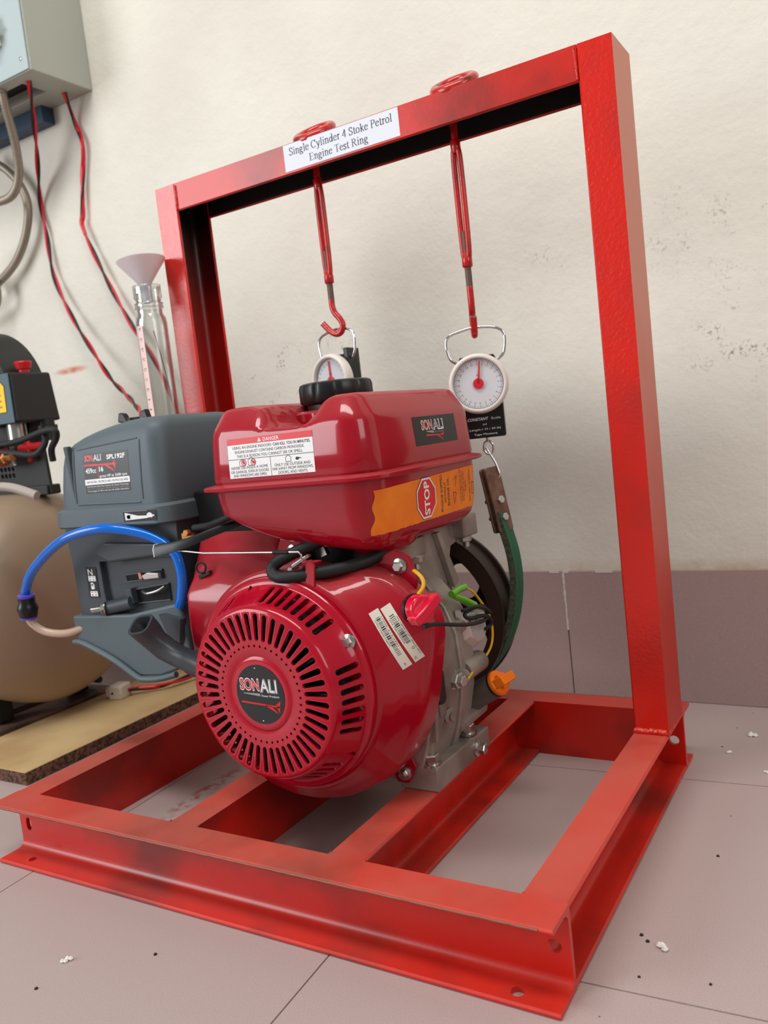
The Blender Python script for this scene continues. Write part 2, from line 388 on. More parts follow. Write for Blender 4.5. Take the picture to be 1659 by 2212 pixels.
# ================================================================== THE SETTING
def wall_material():
    m = bpy.data.materials.new('stained_cream_plaster'); m.use_nodes = True; nt = m.node_tree; L = nt.links
    b = nt.nodes['Principled BSDF']; b.inputs['Roughness'].default_value = 0.85
    ge = nt.nodes.new('ShaderNodeNewGeometry')
    def noise(scale, det=5, vec=None):
        n = nt.nodes.new('ShaderNodeTexNoise'); n.inputs['Scale'].default_value = scale; n.inputs['Detail'].default_value = det
        L.new(vec or ge.outputs['Position'], n.inputs['Vector']); return n.outputs['Fac']
    def rng(src, a, b_, c=0.0, d=1.0):
        r = nt.nodes.new('ShaderNodeMapRange'); r.inputs['From Min'].default_value = a; r.inputs['From Max'].default_value = b_
        r.inputs['To Min'].default_value = c; r.inputs['To Max'].default_value = d; L.new(src, r.inputs['Value']); return r.outputs[0]
    def mul(a, c):
        q = nt.nodes.new('ShaderNodeMath'); q.operation = 'MULTIPLY'; L.new(a, q.inputs[0])
        if isinstance(c, float): q.inputs[1].default_value = c
        else: L.new(c, q.inputs[1])
        return q.outputs[0]
    def blob(x, z, rx, rz):
        mp = nt.nodes.new('ShaderNodeMapping'); mp.vector_type = 'POINT'
        mp.inputs['Location'].default_value = (-x * S / (rx * S), 0, -z / rz); mp.inputs['Scale'].default_value = (1 / (rx * S), 0, 1 / (rz * S))
        L.new(ge.outputs['Position'], mp.inputs['Vector'])
        ln = nt.nodes.new('ShaderNodeVectorMath'); ln.operation = 'LENGTH'; L.new(mp.outputs[0], ln.inputs[0])
        return rng(ln.outputs['Value'], 0.3, 1.0, 1.0, 0.0)
    cur = nt.nodes.new('ShaderNodeMix'); cur.data_type = 'RGBA'
    cur.inputs['A'].default_value = (*lin((224, 221, 209)), 1); cur.inputs['B'].default_value = (*lin((211, 206, 195)), 1)
    L.new(rng(noise(2.2), 0.4, 0.65), cur.inputs['Factor']); col = cur.outputs['Result']
    def over(col, fac, rgb):
        x = nt.nodes.new('ShaderNodeMix'); x.data_type = 'RGBA'; L.new(fac, x.inputs['Factor']); L.new(col, x.inputs['A'])
        x.inputs['B'].default_value = (*lin(rgb), 1); return x.outputs['Result']
    scuff = rng(noise(210, 4), 0.52, 0.68)
    blot = rng(noise(22, 6), 0.5, 0.62)
    for x, z, rx, rz, k in ((-45, 590, 120, 70, 0.75), (90, 622, 60, 70, 0.5), (705, 700, 60, 90, 0.35), (790, 690, 60, 90, 0.45), (770, 540, 90, 110, 0.4), (515, 700, 60, 60, 0.3)):
        col = over(col, mul(mul(mul(scuff, blot), blob(x, z, rx, rz)), k * 1.6), (96, 88, 78))
    # orange streak and the dirty line above the tiles
    stx = nt.nodes.new('ShaderNodeSeparateXYZ'); L.new(ge.outputs['Position'], stx.inputs[0])
    col = over(col, mul(mul(blob(-635, 682, 66, 10), rng(noise(30), 0.2, 0.5)), 0.85), (196, 92, 50))
    low = mul(rng(stx.outputs['Z'], 0.207, 0.228, 1.0, 0.0), 0.8)
    col = over(col, mul(low, rng(noise(30, 5), 0.35, 0.6, 0.3, 1.0)), (190, 168, 138))
    L.new(col, b.inputs['Base Color'])
    bp = nt.nodes.new('ShaderNodeBump'); bp.inputs['Strength'].default_value = 0.35; bp.inputs['Distance'].default_value = 0.002
    L.new(noise(140, 3), bp.inputs['Height'])
    bp2 = nt.nodes.new('ShaderNodeBump'); bp2.inputs['Strength'].default_value = 0.25; bp2.inputs['Distance'].default_value = 0.02
    L.new(noise(9, 3), bp2.inputs['Height']); L.new(bp.outputs[0], bp2.inputs['Normal']); L.new(bp2.outputs[0], b.inputs['Normal'])
    return m
WALL = wall_material()
def tile_mat(name, rgb, rgb2, rough):
    m = mat(name, rgb, rough, var=(rgb2, 900.0, 0.42, 0.6), bump=(500, 0.03, 0.0002))
    return m
FTILE = tile_mat('rosy_floor_tile', (183, 164, 161), (174, 154, 150), 0.42)
def add_smear(m, x, y, rx, ry, ang, rgb):
    nt = m.node_tree; b = nt.nodes['Principled BSDF']; old = b.inputs['Base Color'].links[0].from_socket
    ge = nt.nodes.new('ShaderNodeNewGeometry'); mp = nt.nodes.new('ShaderNodeMapping'); mp.vector_type = 'TEXTURE'
    mp.inputs['Location'].default_value = (x * S, y * S, 0); mp.inputs['Rotation'].default_value = (0, 0, ang); mp.inputs['Scale'].default_value = (rx * S, ry * S, 1)
    nt.links.new(ge.outputs['Position'], mp.inputs['Vector'])
    ln = nt.nodes.new('ShaderNodeVectorMath'); ln.operation = 'LENGTH'; nt.links.new(mp.outputs[0], ln.inputs[0])
    mr = nt.nodes.new('ShaderNodeMapRange'); mr.inputs['From Min'].default_value = .4; mr.inputs['From Max'].default_value = 1.0; mr.inputs['To Min'].default_value = .8; mr.inputs['To Max'].default_value = 0
    nt.links.new(ln.outputs['Value'], mr.inputs['Value'])
    n = nt.nodes.new('ShaderNodeTexNoise'); n.inputs['Scale'].default_value = 70; n.inputs['Detail'].default_value = 5; nt.links.new(ge.outputs['Position'], n.inputs['Vector'])
    m2 = nt.nodes.new('ShaderNodeMapRange'); m2.inputs['From Min'].default_value = .46; m2.inputs['From Max'].default_value = .58; nt.links.new(n.outputs['Fac'], m2.inputs['Value'])
    mu = nt.nodes.new('ShaderNodeMath'); mu.operation = 'MULTIPLY'; nt.links.new(mr.outputs[0], mu.inputs[0]); nt.links.new(m2.outputs[0], mu.inputs[1])
    mx = nt.nodes.new('ShaderNodeMix'); mx.data_type = 'RGBA'; nt.links.new(mu.outputs[0], mx.inputs['Factor']); nt.links.new(old, mx.inputs['A']); mx.inputs['B'].default_value = (*lin(rgb), 1)
    nt.links.new(mx.outputs['Result'], b.inputs['Base Color'])
add_smear(FTILE, 114, 240, 17, 110, 0.05, (150, 66, 58))
WTILE = tile_mat('mauve_wall_tile', (170, 146, 143), (160, 136, 133), 0.4)
GROUT = mat('grey_grout', (120, 108, 102), 0.9)
o = G().box(-2600, 2800, 732, 790, -20, 2600).build('wall_back', WALL, smooth=0); o['kind'] = 'structure'
wall = o
o = G().box(-2600, 2800, -2400, 732, -30, -2.2).build('floor', GROUT, smooth=0); o['kind'] = 'structure'
floor = o
th = 0.06; ca, sa = math.cos(th), math.sin(th)
tile_me = None
TX, TY, TG = 427, 404, 1.6
for i in range(-5, 5):
    for j in range(-4, 4):
        # joints pass near (490,0) along Y and (745,53) along X
        u0, v0 = 490 + i * TX, 37 + j * TY
        pts = [(u0 + TG / 2, v0 + TG / 2), (u0 + TX - TG / 2, v0 + TG / 2), (u0 + TX - TG / 2, v0 + TY - TG / 2), (u0 + TG / 2, v0 + TY - TG / 2)]
        P = [(490 + (a - 490) * ca - b * sa, (a - 490) * sa + b * ca) for a, b in pts]
        if max(p[1] for p in P) > 731:
            # cut the row against the wall
            Q = []
            for k in range(4):
                a, b = P[k], P[(k + 1) % 4]
                if a[1] <= 731: Q.append(a)
                if (a[1] <= 731) != (b[1] <= 731):
                    t = (731 - a[1]) / (b[1] - a[1]); Q.append((a[0] + (b[0] - a[0]) * t, 731))
            P = Q
        if len(P) < 3: continue
        G().prism(P, 'z', -8, 0).build('tile', FTILE, floor, smooth=0)
for k in range(-6, 6):
    x0 = 485 + k * 410
    G().box(x0 + 0.9, x0 + 409.1, 726, 733, 0.5, 207).build('tile', WTILE, wall, smooth=0, bevel=0.6)
# pale grout smear on the joint behind the right post
g = G(); random.seed(3)
for k in range(10):
    z = 205 - k * 9.5; g.box(485 - 1.6 + random.uniform(-.7, .4), 485 + 1.5 + random.uniform(-.4, .8) - k * 0.08, 725.2, 727, z - 10, z)
for x0, x1 in ((462, 478), (484, 494), (538, 566)): g.box(x0, x1, 725.2, 728, 204.5, 209)
g.build('grout_smear', mat('white_grout', (206, 198, 192), 0.8), wall, smooth=0)

# ================================================================== THE RED TEST FRAME
W, D, H, B, T = 711, 524, 75, 40, 5
def cpoly():        # web height along u (0..75), flange depth along v (0..40), web at v=0..5
    r = 6; pts = [(0, 0), (0, B - 2), (0.8, B), (T - 1, B), (T, B - 1)]
    for i in range(5):
        a = PI / 2 * i / 4; pts.append((T + r - r * math.sin(a), T + r - r * math.cos(a)) if False else (T + r - r * math.cos(a), T + r - r * math.sin(a)))
    pts2 = [(H - u, v) for u, v in reversed(pts)]
    return pts + pts2
CP = [(0, 0), (0, B - 1.8), (1.8, B), (T - 1.6, B), (T, B - 1.8)] + [(T + 9 - 9 * math.cos(a), T + 9 - 9 * math.sin(a)) for a in [PI / 2 * k / 7 for k in range(8)]]
CP = CP + [(H - u, v) for u, v in reversed(CP)]
def chan(org, L, U, Vd, length):
    org, L, U, Vd = Vector(org), Vector(L), Vector(U), Vector(Vd)
    return G().loft([[org + L * t + U * u + Vd * v for u, v in CP] for t in (0, length)])
rig = thing('engine_test_frame', 'welded orange-red steel channel frame with a tall gate arch, standing on the floor tiles', 'frame', (356, 262, 0))
X, Y, Z = (1, 0, 0), (0, 1, 0), (0, 0, 1); NX, NY, NZ = (-1, 0, 0), (0, -1, 0), (0, 0, -1)
front = chan((0, 40, 0), X, Z, NY, W).build('front_channel', FRAME_RED, rig, smooth=25)
g = G().cyl((697, 30, 38), (697, 45, 38), 6.2).prism([(16 + 4.6 * math.cos(a), 35.5 + (3 if math.sin(a) > 0 else -3) + 5.5 * math.sin(a)) for a in [2 * PI * k / 20 + .01 for k in range(20)]], 'y', 30, 45)
g.lathe((670, 14, -3), Z, [(6, 0), (6, 14)], 20).lathe((44, 15, -3), Z, [(5, 0), (5, 14)], 20)
cut(front, g)
rear = chan((0, D - 40, 0), X, Z, Y, W).build('rear_channel', FRAME_RED, rig, smooth=25)
cut(rear, G().cyl((698, 480, 37), (698, 495, 37), 6.2))
chan((40, 40, 0), Y, Z, NX, D - 80).build('side_channel', FRAME_RED, rig, smooth=25)
chan((W - 40, 40, 0), Y, Z, X, D - 80).build('side_channel', FRAME_RED, rig, smooth=25)
chan((302, 40, 0), Y, Z, NX, D - 80).build('middle_channel', FRAME_RED, rig, smooth=25)
chan((474, 40, 0), Y, Z, X, D - 80).build('middle_channel', FRAME_RED, rig, smooth=25)
YP = 407
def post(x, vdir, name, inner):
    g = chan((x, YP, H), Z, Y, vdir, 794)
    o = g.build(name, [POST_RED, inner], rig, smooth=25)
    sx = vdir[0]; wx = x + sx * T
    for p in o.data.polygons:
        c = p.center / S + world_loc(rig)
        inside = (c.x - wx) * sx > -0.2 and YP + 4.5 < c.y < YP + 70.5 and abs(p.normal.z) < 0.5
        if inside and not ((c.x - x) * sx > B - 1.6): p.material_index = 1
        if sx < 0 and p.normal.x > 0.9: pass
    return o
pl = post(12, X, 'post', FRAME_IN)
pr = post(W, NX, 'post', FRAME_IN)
# the outer side of the right post gets the colour with the window sheen painted in
pr.data.materials.append(SHEEN_RED)
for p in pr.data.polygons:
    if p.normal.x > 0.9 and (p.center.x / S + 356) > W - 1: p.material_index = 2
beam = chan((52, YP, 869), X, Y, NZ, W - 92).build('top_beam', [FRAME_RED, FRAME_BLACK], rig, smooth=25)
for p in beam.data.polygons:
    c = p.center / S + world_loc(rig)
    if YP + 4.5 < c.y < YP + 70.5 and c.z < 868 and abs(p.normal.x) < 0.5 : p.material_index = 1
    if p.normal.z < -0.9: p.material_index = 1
for x0, x1 in ((12, 52), (W - 40, W)):
    G().box(x0 + .3, x1 - .3, YP + .3, YP + 74.7, 864, 869.4).build('post_cap', FRAME_RED, rig, smooth=0, bevel=1.2)
# weld beads
def bead(a, b, r, seed, n=26):
    random.seed(seed); a = Vector(a); b = Vector(b)
    pts = [a.lerp(b, i / n) + Vector((random.uniform(-1, 1), random.uniform(-.6, .6), random.uniform(-1, 1))) * r * 0.2 for i in range(n + 1)]
    return G().tube(pts, r, 8, rf=lambda t: 0.75 + 0.35 * abs(math.sin(t * n * 1.3)))
bead((W - 40, YP - 1, H + 2), (W - 1, YP - 1, H + 2), 4.2, 1).build('weld_bead', POST_RED, rig, smooth=60)
bead((W - 1, YP + 2, H + 1), (W - 3, YP + 72, H + 1), 2.2, 5).build('weld_bead', POST_RED, rig, smooth=60)
bead((15, YP - 1, H + 1), (50, YP - 1, H + 1), 3.2, 2).build('weld_bead', POST_RED, rig, smooth=60)
bead((W - 41, YP - .2, 831), (W - 43, YP - .2, 866), 1.3, 3).build('weld_bead', POST_RED, rig, smooth=60)
bead((53, YP - .2, 830), (54, YP - .2, 866), 2.2, 4).build('weld_bead', POST_RED, rig, smooth=60)
for x in (302, 262, 474, 514, W - 40, 40):
    for y in (40, D - 40):
        bead((x, y - 1, H - .5), (x, y + 3, H - .5), 1.2, x + y, 6).build('weld_bead', FRAME_RED, rig, smooth=60)
# bright worn rim along the front edge of the top flange
bead((4, 0.1, 73.2), (W - 12, 0.1, 73.2), 1.1, 9, 90).build('worn_edge', EDGE, rig, smooth=60)
# title label on the beam
L1 = Print()
L1.rect(0, 182, 0, 35, WHITE, 0)
SER = dict(bold=-0.004)
def _arc(cx, cy, rx, ry, a0, a1, n=16): return [(cx + rx * math.cos(math.radians(a0 + (a1 - a0) * i / n)), cy + ry * math.sin(math.radians(a0 + (a1 - a0) * i / n))) for i in range(n + 1)]
def _sp(pts): return [(p.x, p.y) for p in spline([V(x, y, 0) for x, y in pts], 5)]
def _bar(x, y, l): return [(x - l / 2, y), (x + l / 2, y)]
GL = {
 'S': (.52, [_sp([(.41, .52), (.37, .62), (.25, .66), (.13, .61), (.09, .51), (.15, .41), (.28, .34), (.40, .26), (.43, .15), (.36, .04), (.24, 0), (.12, .03), (.07, .14)]), [(.42, .66), (.42, .5)], [(.06, .16), (.06, 0)]]),
 's': (.38, [_sp([(.29, .34), (.26, .42), (.18, .45), (.09, .41), (.08, .33), (.16, .26), (.26, .19), (.30, .1), (.24, .02), (.16, 0), (.08, .03), (.05, .11)]), [(.3, .45), (.3, .33)], [(.05, .12), (.05, 0)]]),
 'i': (.28, [[(.14, 0), (.14, .45)], [(.04, .41), (.14, .44)], _bar(.14, .012, .2), [(.14, .585), (.14, .67)]]),
 'n': (.52, [[(.13, 0), (.13, .45)], [(.03, .41), (.13, .44)], _sp([(.13, .36), (.22, .43), (.31, .44), (.38, .38), (.39, .28)]), [(.39, .3), (.39, 0)], _bar(.13, .012, .2), _bar(.39, .012, .2)]),
 'g': (.47, [_arc(.21, .3, .13, .14, 0, 360), _arc(.22, -.1, .18, .09, 0, 360), _sp([(.14, .18), (.09, .12), (.12, .05), (.3, .01), (.38, -.05)]), [(.32, .39), (.44, .4)]]),
 'l': (.28, [[(.14, 0), (.14, .68)], [(.04, .64), (.14, .67)], _bar(.14, .012, .2)]),
 'e': (.44, [[(.06, .27), (.38, .27)], _arc(.22, .225, .165, .215, 12, 325)]),
 'C': (.66, [_arc(.34, .33, .28, .325, 48, 318, 22), [(.54, .66), (.54, .46)]]),
 'y': (.48, [[(.07, .44), (.25, .02)], [(.42, .44), (.25, .02)], _sp([(.25, .02), (.19, -.14), (.12, -.19), (.05, -.17)]), _bar(.08, .438, .17), _bar(.42, .438, .14)]),
 'd': (.52, [_arc(.21, .22, .15, .21, 0, 360), [(.38, 0), (.38, .68)], [(.28, .64), (.38, .67)], [(.38, .02), (.48, .03)]]),
 'r': (.36, [[(.13, 0), (.13, .45)], [(.03, .41), (.13, .44)], _sp([(.13, .34), (.2, .42), (.27, .44), (.33, .4)]), _bar(.13, .012, .2)]),
 '4': (.5, [[(.33, .66), (.04, .19)], [(.04, .19), (.46, .19)], [(.33, 0), (.33, .66)]]),
 't': (.3, [[(.14, .08), (.14, .58)], [(.03, .44), (.27, .44)], _sp([(.14, .1), (.16, .02), (.22, .01), (.28, .05)])]),
 'o': (.5, [_arc(.24, .225, .18, .22, 0, 360, 24)]),
 'k': (.5, [[(.13, 0), (.13, .68)], [(.03, .64), (.13, .67)], [(.13, .2), (.36, .43)], [(.2, .27), (.42, .02)], _bar(.13, .012, .2), _bar(.42, .012, .16), _bar(.37, .438, .16)]),
 'P': (.56, [[(.15, 0), (.15, .66)], [(.04, .648), (.3, .648)], _sp([(.3, .648), (.44, .6), (.48, .49), (.43, .38), (.3, .33)]), [(.3, .33), (.15, .33)], _bar(.15, .012, .24)]),
 'R': (.66, [[(.15, 0), (.15, .66)], [(.04, .648), (.3, .648)], _sp([(.3, .648), (.43, .6), (.47, .5), (.42, .4), (.3, .35)]), [(.3, .35), (.15, .35)], [(.3, .35), (.55, .02)], _bar(.15, .012, .24), _bar(.57, .012, .16)]),
 'E': (.6, [[(.15, 0), (.15, .66)], [(.04, .648), (.52, .648)], [(.15, .34), (.42, .34)], [(.04, .012), (.54, .012)], [(.52, .65), (.52, .52)], [(.54, .01), (.54, .15)], [(.42, .4), (.42, .27)]]),
 'T': (.6, [[(.3, 0), (.3, .65)], [(.04, .648), (.56, .648)], [(.04, .65), (.04, .5)], [(.56, .65), (.56, .5)], _bar(.3, .012, .24)]),
 ' ': (.26, [])}
def serif_text(pr, t, u, v, h, m, width, layer=1):
    """roman lettering drawn as pen strokes: thick uprights, thin crossings, slab feet"""
    tot = sum(GL[c][0] for c in t); k = h / .66; kx = width / tot; x = u - width / 2
    for c in t:
        for st in GL[c][1]:
            pts = [(x + a * kx, v + b * k) for a, b in st]
            for (x1, y1), (x2, y2) in zip(pts, pts[1:]):
                L_ = math.hypot(x2 - x1, y2 - y1)
                if L_ < 1e-4: continue
                up = abs(y2 - y1) / L_; thin = len(st) == 2 and L_ < .2 * k and up > .9 and c in 'SsETC'
                wv = k * (.026 + (.0 if thin else .058 * up)) / 2
                dx, dy = (x2 - x1) / L_, (y2 - y1) / L_; ex = .008 * k
                pr.poly([(x1 - dx * ex + dy * wv, y1 - dy * ex - dx * wv), (x2 + dx * ex + dy * wv, y2 + dy * ex - dx * wv), (x2 + dx * ex - dy * wv, y2 + dy * ex + dx * wv), (x1 - dx * ex - dy * wv, y1 - dy * ex + dx * wv)], m, layer)
        x += GL[c][0] * kx
serif_text(L1, 'Single Cylinder 4 Stoke Petrol', 91, 20.0, 9.6, INK, 164)
serif_text(L1, 'Engine Test Ring', 88, 5.2, 9.4, INK, 94)
L1.build('title_label', rig, (259, YP, 833.2), X, Z)

# ================================================================== TURNBUCKLES AND SCALES
def turnbuckle(x, ztop, zbot, zhook, side, label):
    y = 446
    t = thing('turnbuckle', label, 'turnbuckle', (x, y, 835), 'turnbuckles under the beam')
    G().torus((x + 12, y - 12, 882), (0.0, -0.5, 0.87), 25, 6.8, 30, 10, ex=1.0).build('eye_ring', HOOKRED, t, smooth=60)
    G().cyl((x, y, 878), (x, y, ztop - 4), 4.6, 14).build('upper_rod', HOOKRED, t)
    g = G()
    for s_ in (-1, 1):
        P = [(x + s_ * 3.0, y - s_ * 1, ztop - 10), (x + s_ * 4.8, y - s_ * 1.2, ztop - 26), (x + s_ * 5.2, y - s_ * 1.4, (ztop + zbot) / 2), (x + s_ * 4.6, y - s_ * 1.2, zbot + 26), (x + s_ * 3.0, y - s_ * 1, zbot + 10)]
        g.tube(P, 3.9, 10, smooth=5)
    g.lathe((x, y, ztop), NZ, [(5.0, 0), (6.4, 1.5), (6.4, 13), (5.0, 17)], 16)
    g.lathe((x, y, zbot), Z, [(5.2, 0), (6.8, 1.5), (6.8, 11), (6.0, 13), (5.0, 18)], 16)
    g.build('frame_body', HOOKRED, t, smooth=50)
    G().cyl((x, y, zbot + 45), (x, y, zbot - 26), 4.3, 14).build('threaded_rod', mat('dark_rusty_thread', (104, 86, 76), 0.5, 0.5, bump=(1500, 0.5, 0.0005)), t)
    # hook
    q = Vector(side)
    up = zbot - 24
    c = Vector((x, y, zhook + 13.5))
    P = [Vector((x, y, up)), Vector((x, y, up - 6)) , c - q * 2 + V(0, 0, 22), c + q * (-12) + V(0, 0, 10)]
    for i in range(1, 8):
        a = math.radians(180 + i * 22); P.append(c + q * math.cos(a) * 12.5 + V(0, 0, 1) * math.sin(a) * 13.5 + V(0, 0, 2))
    P.append(c + q * 17 + V(0, 0, 10))
    if side[0] < -.9: P = [V(*p) for p in ((x, y, 660), (x, y, 650), (x + 3, y, 641), (x + 10, y, 632), (x + 14, y, 623), (x + 11, y, 614), (x + 3, y, 611), (x - 7, y, 616), (x - 19, y, 629))]
    G().tube(P, 4.4, 12, smooth=4).build('hook', HOOKRED, t, smooth=60)
    e = P[-1]; dd = (P[-1] - P[-2]).normalized()
    G().cyl(e, e + dd * 0.8, 4.3, 12).build('cut_end', STEEL, t)
    return t
turnbuckle(283, 827, 682, 611, (-1, 0, 0), 'red turnbuckle whose hook opens sideways, hanging under the white title label')
turnbuckle(497, 822, 663, 575, (0.45, -0.9, 0), 'red turnbuckle nearer the tall right post, its hook turned towards the viewer')

def scale(cx, cy, cz, yaw, label, needle, full):
    """hanging dial scale; cz = dial centre; local frame: u right, n towards the reader"""
    t = thing('hanging_scale', label, 'scale', (cx, cy, cz), 'dial scales hooked on the turnbuckles')
    u = V(math.cos(yaw), math.sin(yaw), 0); n = V(math.sin(yaw), -math.cos(yaw), 0); k = V(0, 0, 1)
    c = V(cx, cy, cz)
    P = lambda a, b, d=0: c + u * a + k * b + n * d
    g = G()
    body = [(-27, -70), (27, -70), (28, -68), (28, 20), (22, 36), (-22, 36), (-28, 20), (-28, -68)]
    g.loft([[P(a, b, -22) for a, b in body], [P(a, b, 0) for a, b in body]])
    g.build('case', BLACK, t, smooth=30, bevel=1.2)
    prof = [(34.5, 0), (37.4, 3), (38.6, 9), (38.0, 14), (36, 16.5), (33.6, 16.8), (32.4, 15.5), (32.2, 11)]
    G().lathe(c - n * 1, n, prof, 56, cap1=False, cap0=True).build('dial_rim', DIALR, t, smooth=60)
    pr = Print(); pr.disc(0, 0, 32.4, DIALF, 0, 48)
    for i in range(72):
        a = 2 * PI * i / 72; r1 = 31; r0 = 27.4 if i % 3 == 0 else 28.6
        du, dv = math.sin(a), math.cos(a); w_ = 0.28 if i % 3 == 0 else 0.18
        pr.poly([(du * r0 - dv * w_, dv * r0 + du * w_), (du * r0 + dv * w_, dv * r0 - du * w_), (du * r1 + dv * w_, dv * r1 - du * w_), (du * r1 - dv * w_, dv * r1 + du * w_)], INK, 1)
    for i in range(24):
        a = 2 * PI * i / 24; lab = str(i) if i else '0'
        pr.text(lab, math.sin(a) * 24.3, math.cos(a) * 24.3, 2.0, INK, 1, rot=-a)
    pr.disc(0, 0, 31.8, INK, 1, 64, r0=31.4)
    pr.text('kg', 0, 10, 2.4, INK, 1)
    pr.build('dial_face', t, P(0, 0, 9.5), u, k)
    pn = Print(); a = needle; du, dv = math.sin(a), math.cos(a)
    pn.disc(0, 0, 6.8, NEEDLE, 0, 28)
    pn.poly([(-dv * 1.3, du * 1.3), (dv * 1.3, -du * 1.3), (du * 29 + dv * .7, dv * 29 - du * .7), (du * 29 - dv * .7, dv * 29 + du * .7)], NEEDLE, 0)
    g = G()
    for vs, fs, mi, layer in pn.p:
        for z0, z1 in ((11.0, 12.2),):
            nn = len(vs); g.loft([[P(a_, b_, z0) for a_, b_ in vs], [P(a_, b_, z1) for a_, b_ in vs]])
    g.build('needle', NEEDLE, t, smooth=0)
    G().lathe(P(0, 0, 15.2), n, [(32.3, 0), (32.3, 0.5)], 40).build('dial_window', DIALGL, t)
    # wire bail
    hw = 38
    pts = [(-22, 27), (-33, 34), (-37, 44), (-38, 58), (-33, 66), (-20, 70), (0, 73), (22, 71), (34, 66), (38, 58), (37, 44), (33, 34), (22, 27)]
    G().tube([P(a, b, -8) for a, b in pts], 1.9, 10, smooth=4).build('bail_handle', CHROME, t, smooth=60)
    if full:
        g = G().tube([P(3, -69, -11), P(3, -76, -11)], 2.2, 10)
        g.tube([P(3, -74, -11), P(-2, -78, -11), P(-3, -86, -11), P(2, -92, -11), P(8, -90, -11), P(9, -80, -11), P(4, -74, -11)], 1.6, 8, smooth=4)
        g.build('bottom_hook', CHROME, t, smooth=60)
        g = G().tube([P(0, -83, -11), P(3, -90, -11), P(10, -104, -10), P(14, -118, -8), P(13, -123, -8), P(9, -128, -10)], 1.5, 8, smooth=4)
        g.build('link_hook', CHROME, t, smooth=60)
        pr = Print()
        pr.text('CONSTANT', -6, -47, 3.6, WHITE_G, 1, width=27, bold=0.02, shear=0.25)
        pr.text('Scale', 17, -46.8, 3.0, WHITE_G, 1, width=12)
        pr.text('and', 2, -53.5, 2.6, WHITE_G, 1); pr.text('Length:1 M / 39 IN', 2, -60, 2.6, WHITE_G, 1, width=40)
        pr.text('Tape Measure', 2, -66.2, 2.6, WHITE_G, 1, width=30)
        pr.build('case_print', t, P(0, 0, 0), u, k)
    return t
scale(499, 440, 514, math.radians(20), 'round white dial scale on a black case right of the fuel tank', math.radians(8), True)
sl = scale(276, 446, 546, math.radians(-14), 'white dial scale half hidden behind the black fuel cap', math.radians(-2), False)
G().box(296, 304, 440, 470, 520, 590).build('tape_housing', BLACK, sl, bevel=1.5)

# belt clamp, brake belt, drum
def clamp(x, z0, z1, lean, label, sgn):
    t = thing('belt_clamp', label, 'clamp', (x, 447, z0), 'belt end clamps')
    ax = V(lean, 0, z1 - z0).normalized(); Yv = V(.4, .92, 0).normalized(); nx = Yv.cross(ax).normalized(); Yv = ax.cross(nx)
    c = V(x + lean / 2, 447, (z0 + z1) / 2); h = (z1 - z0) / 2
    for d in (-5, 5):
        pl_ = rrect(-12.5, 12.5, -h, h, 4, 4)
        g = G().loft([[c + nx * (d - 1.8) + Yv * a + ax * b for a, b in pl_], [c + nx * (d + 1.8) + Yv * a + ax * b for a, b in pl_]])
        g.build('clamp_plate', CLAMPST, t, smooth=30, bevel=0.8)
    for b in (-h * 0.55, -h * 0.02):
        p = c + ax * b
        g = G().cyl(p + nx * 8, p - nx * 19, 2.8, 14); g.hexnut(p + nx * 6.8, nx, 5.4, 4.6); g.build('clamp_bolt', CLAMPST if False else STEEL, t, smooth=30)
        g = G().cyl(p - nx * 7, p - nx * 20, 3.0, 14).build('bolt_tail', CLAMPST, t, smooth=30)
    return t
clamp(510, 318, 405, -13, 'rusty brown steel clamp gripping the green belt below the right scale', 1)
clamp(268, 318, 405, 8, 'brown belt clamp hidden behind the fuel tank under the left scale', -1)
path = [(507, 345), (513, 320), (519, 292), (521, 262), (518, 230), (509, 196), (494, 165), (472, 136), (445, 112), (415, 97), (390, 92), (360, 98), (330, 115), (302, 145), (284, 180), (275, 215), (268, 260), (268, 345)]
P = spline([V(a, 0, b) for a, b in path], 4)
g = G(); gm = []
rings = []
for i, p in enumerate(P):
    t_ = (P[min(i + 1, len(P) - 1)] - P[max(i - 1, 0)]).normalized(); nrm = V(t_.z, 0, -t_.x)
    if nrm.dot(p - V(392, 0, 230)) < 0: nrm = -nrm
    sec = [(-4.5, -12), (4.5, -12), (5.0, -4), (3.6, -3), (3.6, -1.5), (5.0, 0), (5.0, 12), (-4.5, 12)]
    rings.append([V(p.x, 447 + b, p.z) + nrm * a for a, b in sec])
g.loft(rings)
belt = g.build('brake_belt', [BELTG, BELTK], smooth=40, loc=(392, 447, 92))
for i, p in enumerate(belt.data.polygons):
    if p.normal.y < -0.8: p.material_index = 1
tag(belt, 'green canvas brake belt slung under the dark drum, frayed along its near edge', 'belt')
drum = thing('brake_drum', 'dark cast iron brake drum with round holes behind the engine', 'drum', (390, 447, 210))
g = G(); c0 = V(390, 424, 210)
rimp = [(96, 0), (117, 0), (117, 5), (112, 6), (112, 40), (117, 41), (117, 46), (96, 46), (96, 0)]
g.lathe(c0, Y, rimp, 72, cap0=False, cap1=False)
g.build('rim', IRON, drum, smooth=30, weld=True)
G().lathe(c0 - V(0, 0.5, 0), Y, [(97, 0), (113, 0), (113, 1), (97, 1)], 72, cap0=False, cap1=False).build('rim_lip', RIMIRON, drum, smooth=30)
web = G().lathe(c0 + V(0, 16, 0), Y, [(97.5, 0), (97.5, 10)], 64).build('web', IRON, drum, smooth=30)
g = G()
for k in range(5):
    a = math.radians(38 + 72 * k); g.cyl(c0 + V(70 * math.cos(a), 5, 70 * math.sin(a)), c0 + V(70 * math.cos(a), 40, 70 * math.sin(a)), 25, 32)
cut(web, g)
G().cyl(c0 + V(0, -30, 0), c0 + V(0, 50, 0), 24, 32).build('hub', IRON, drum)

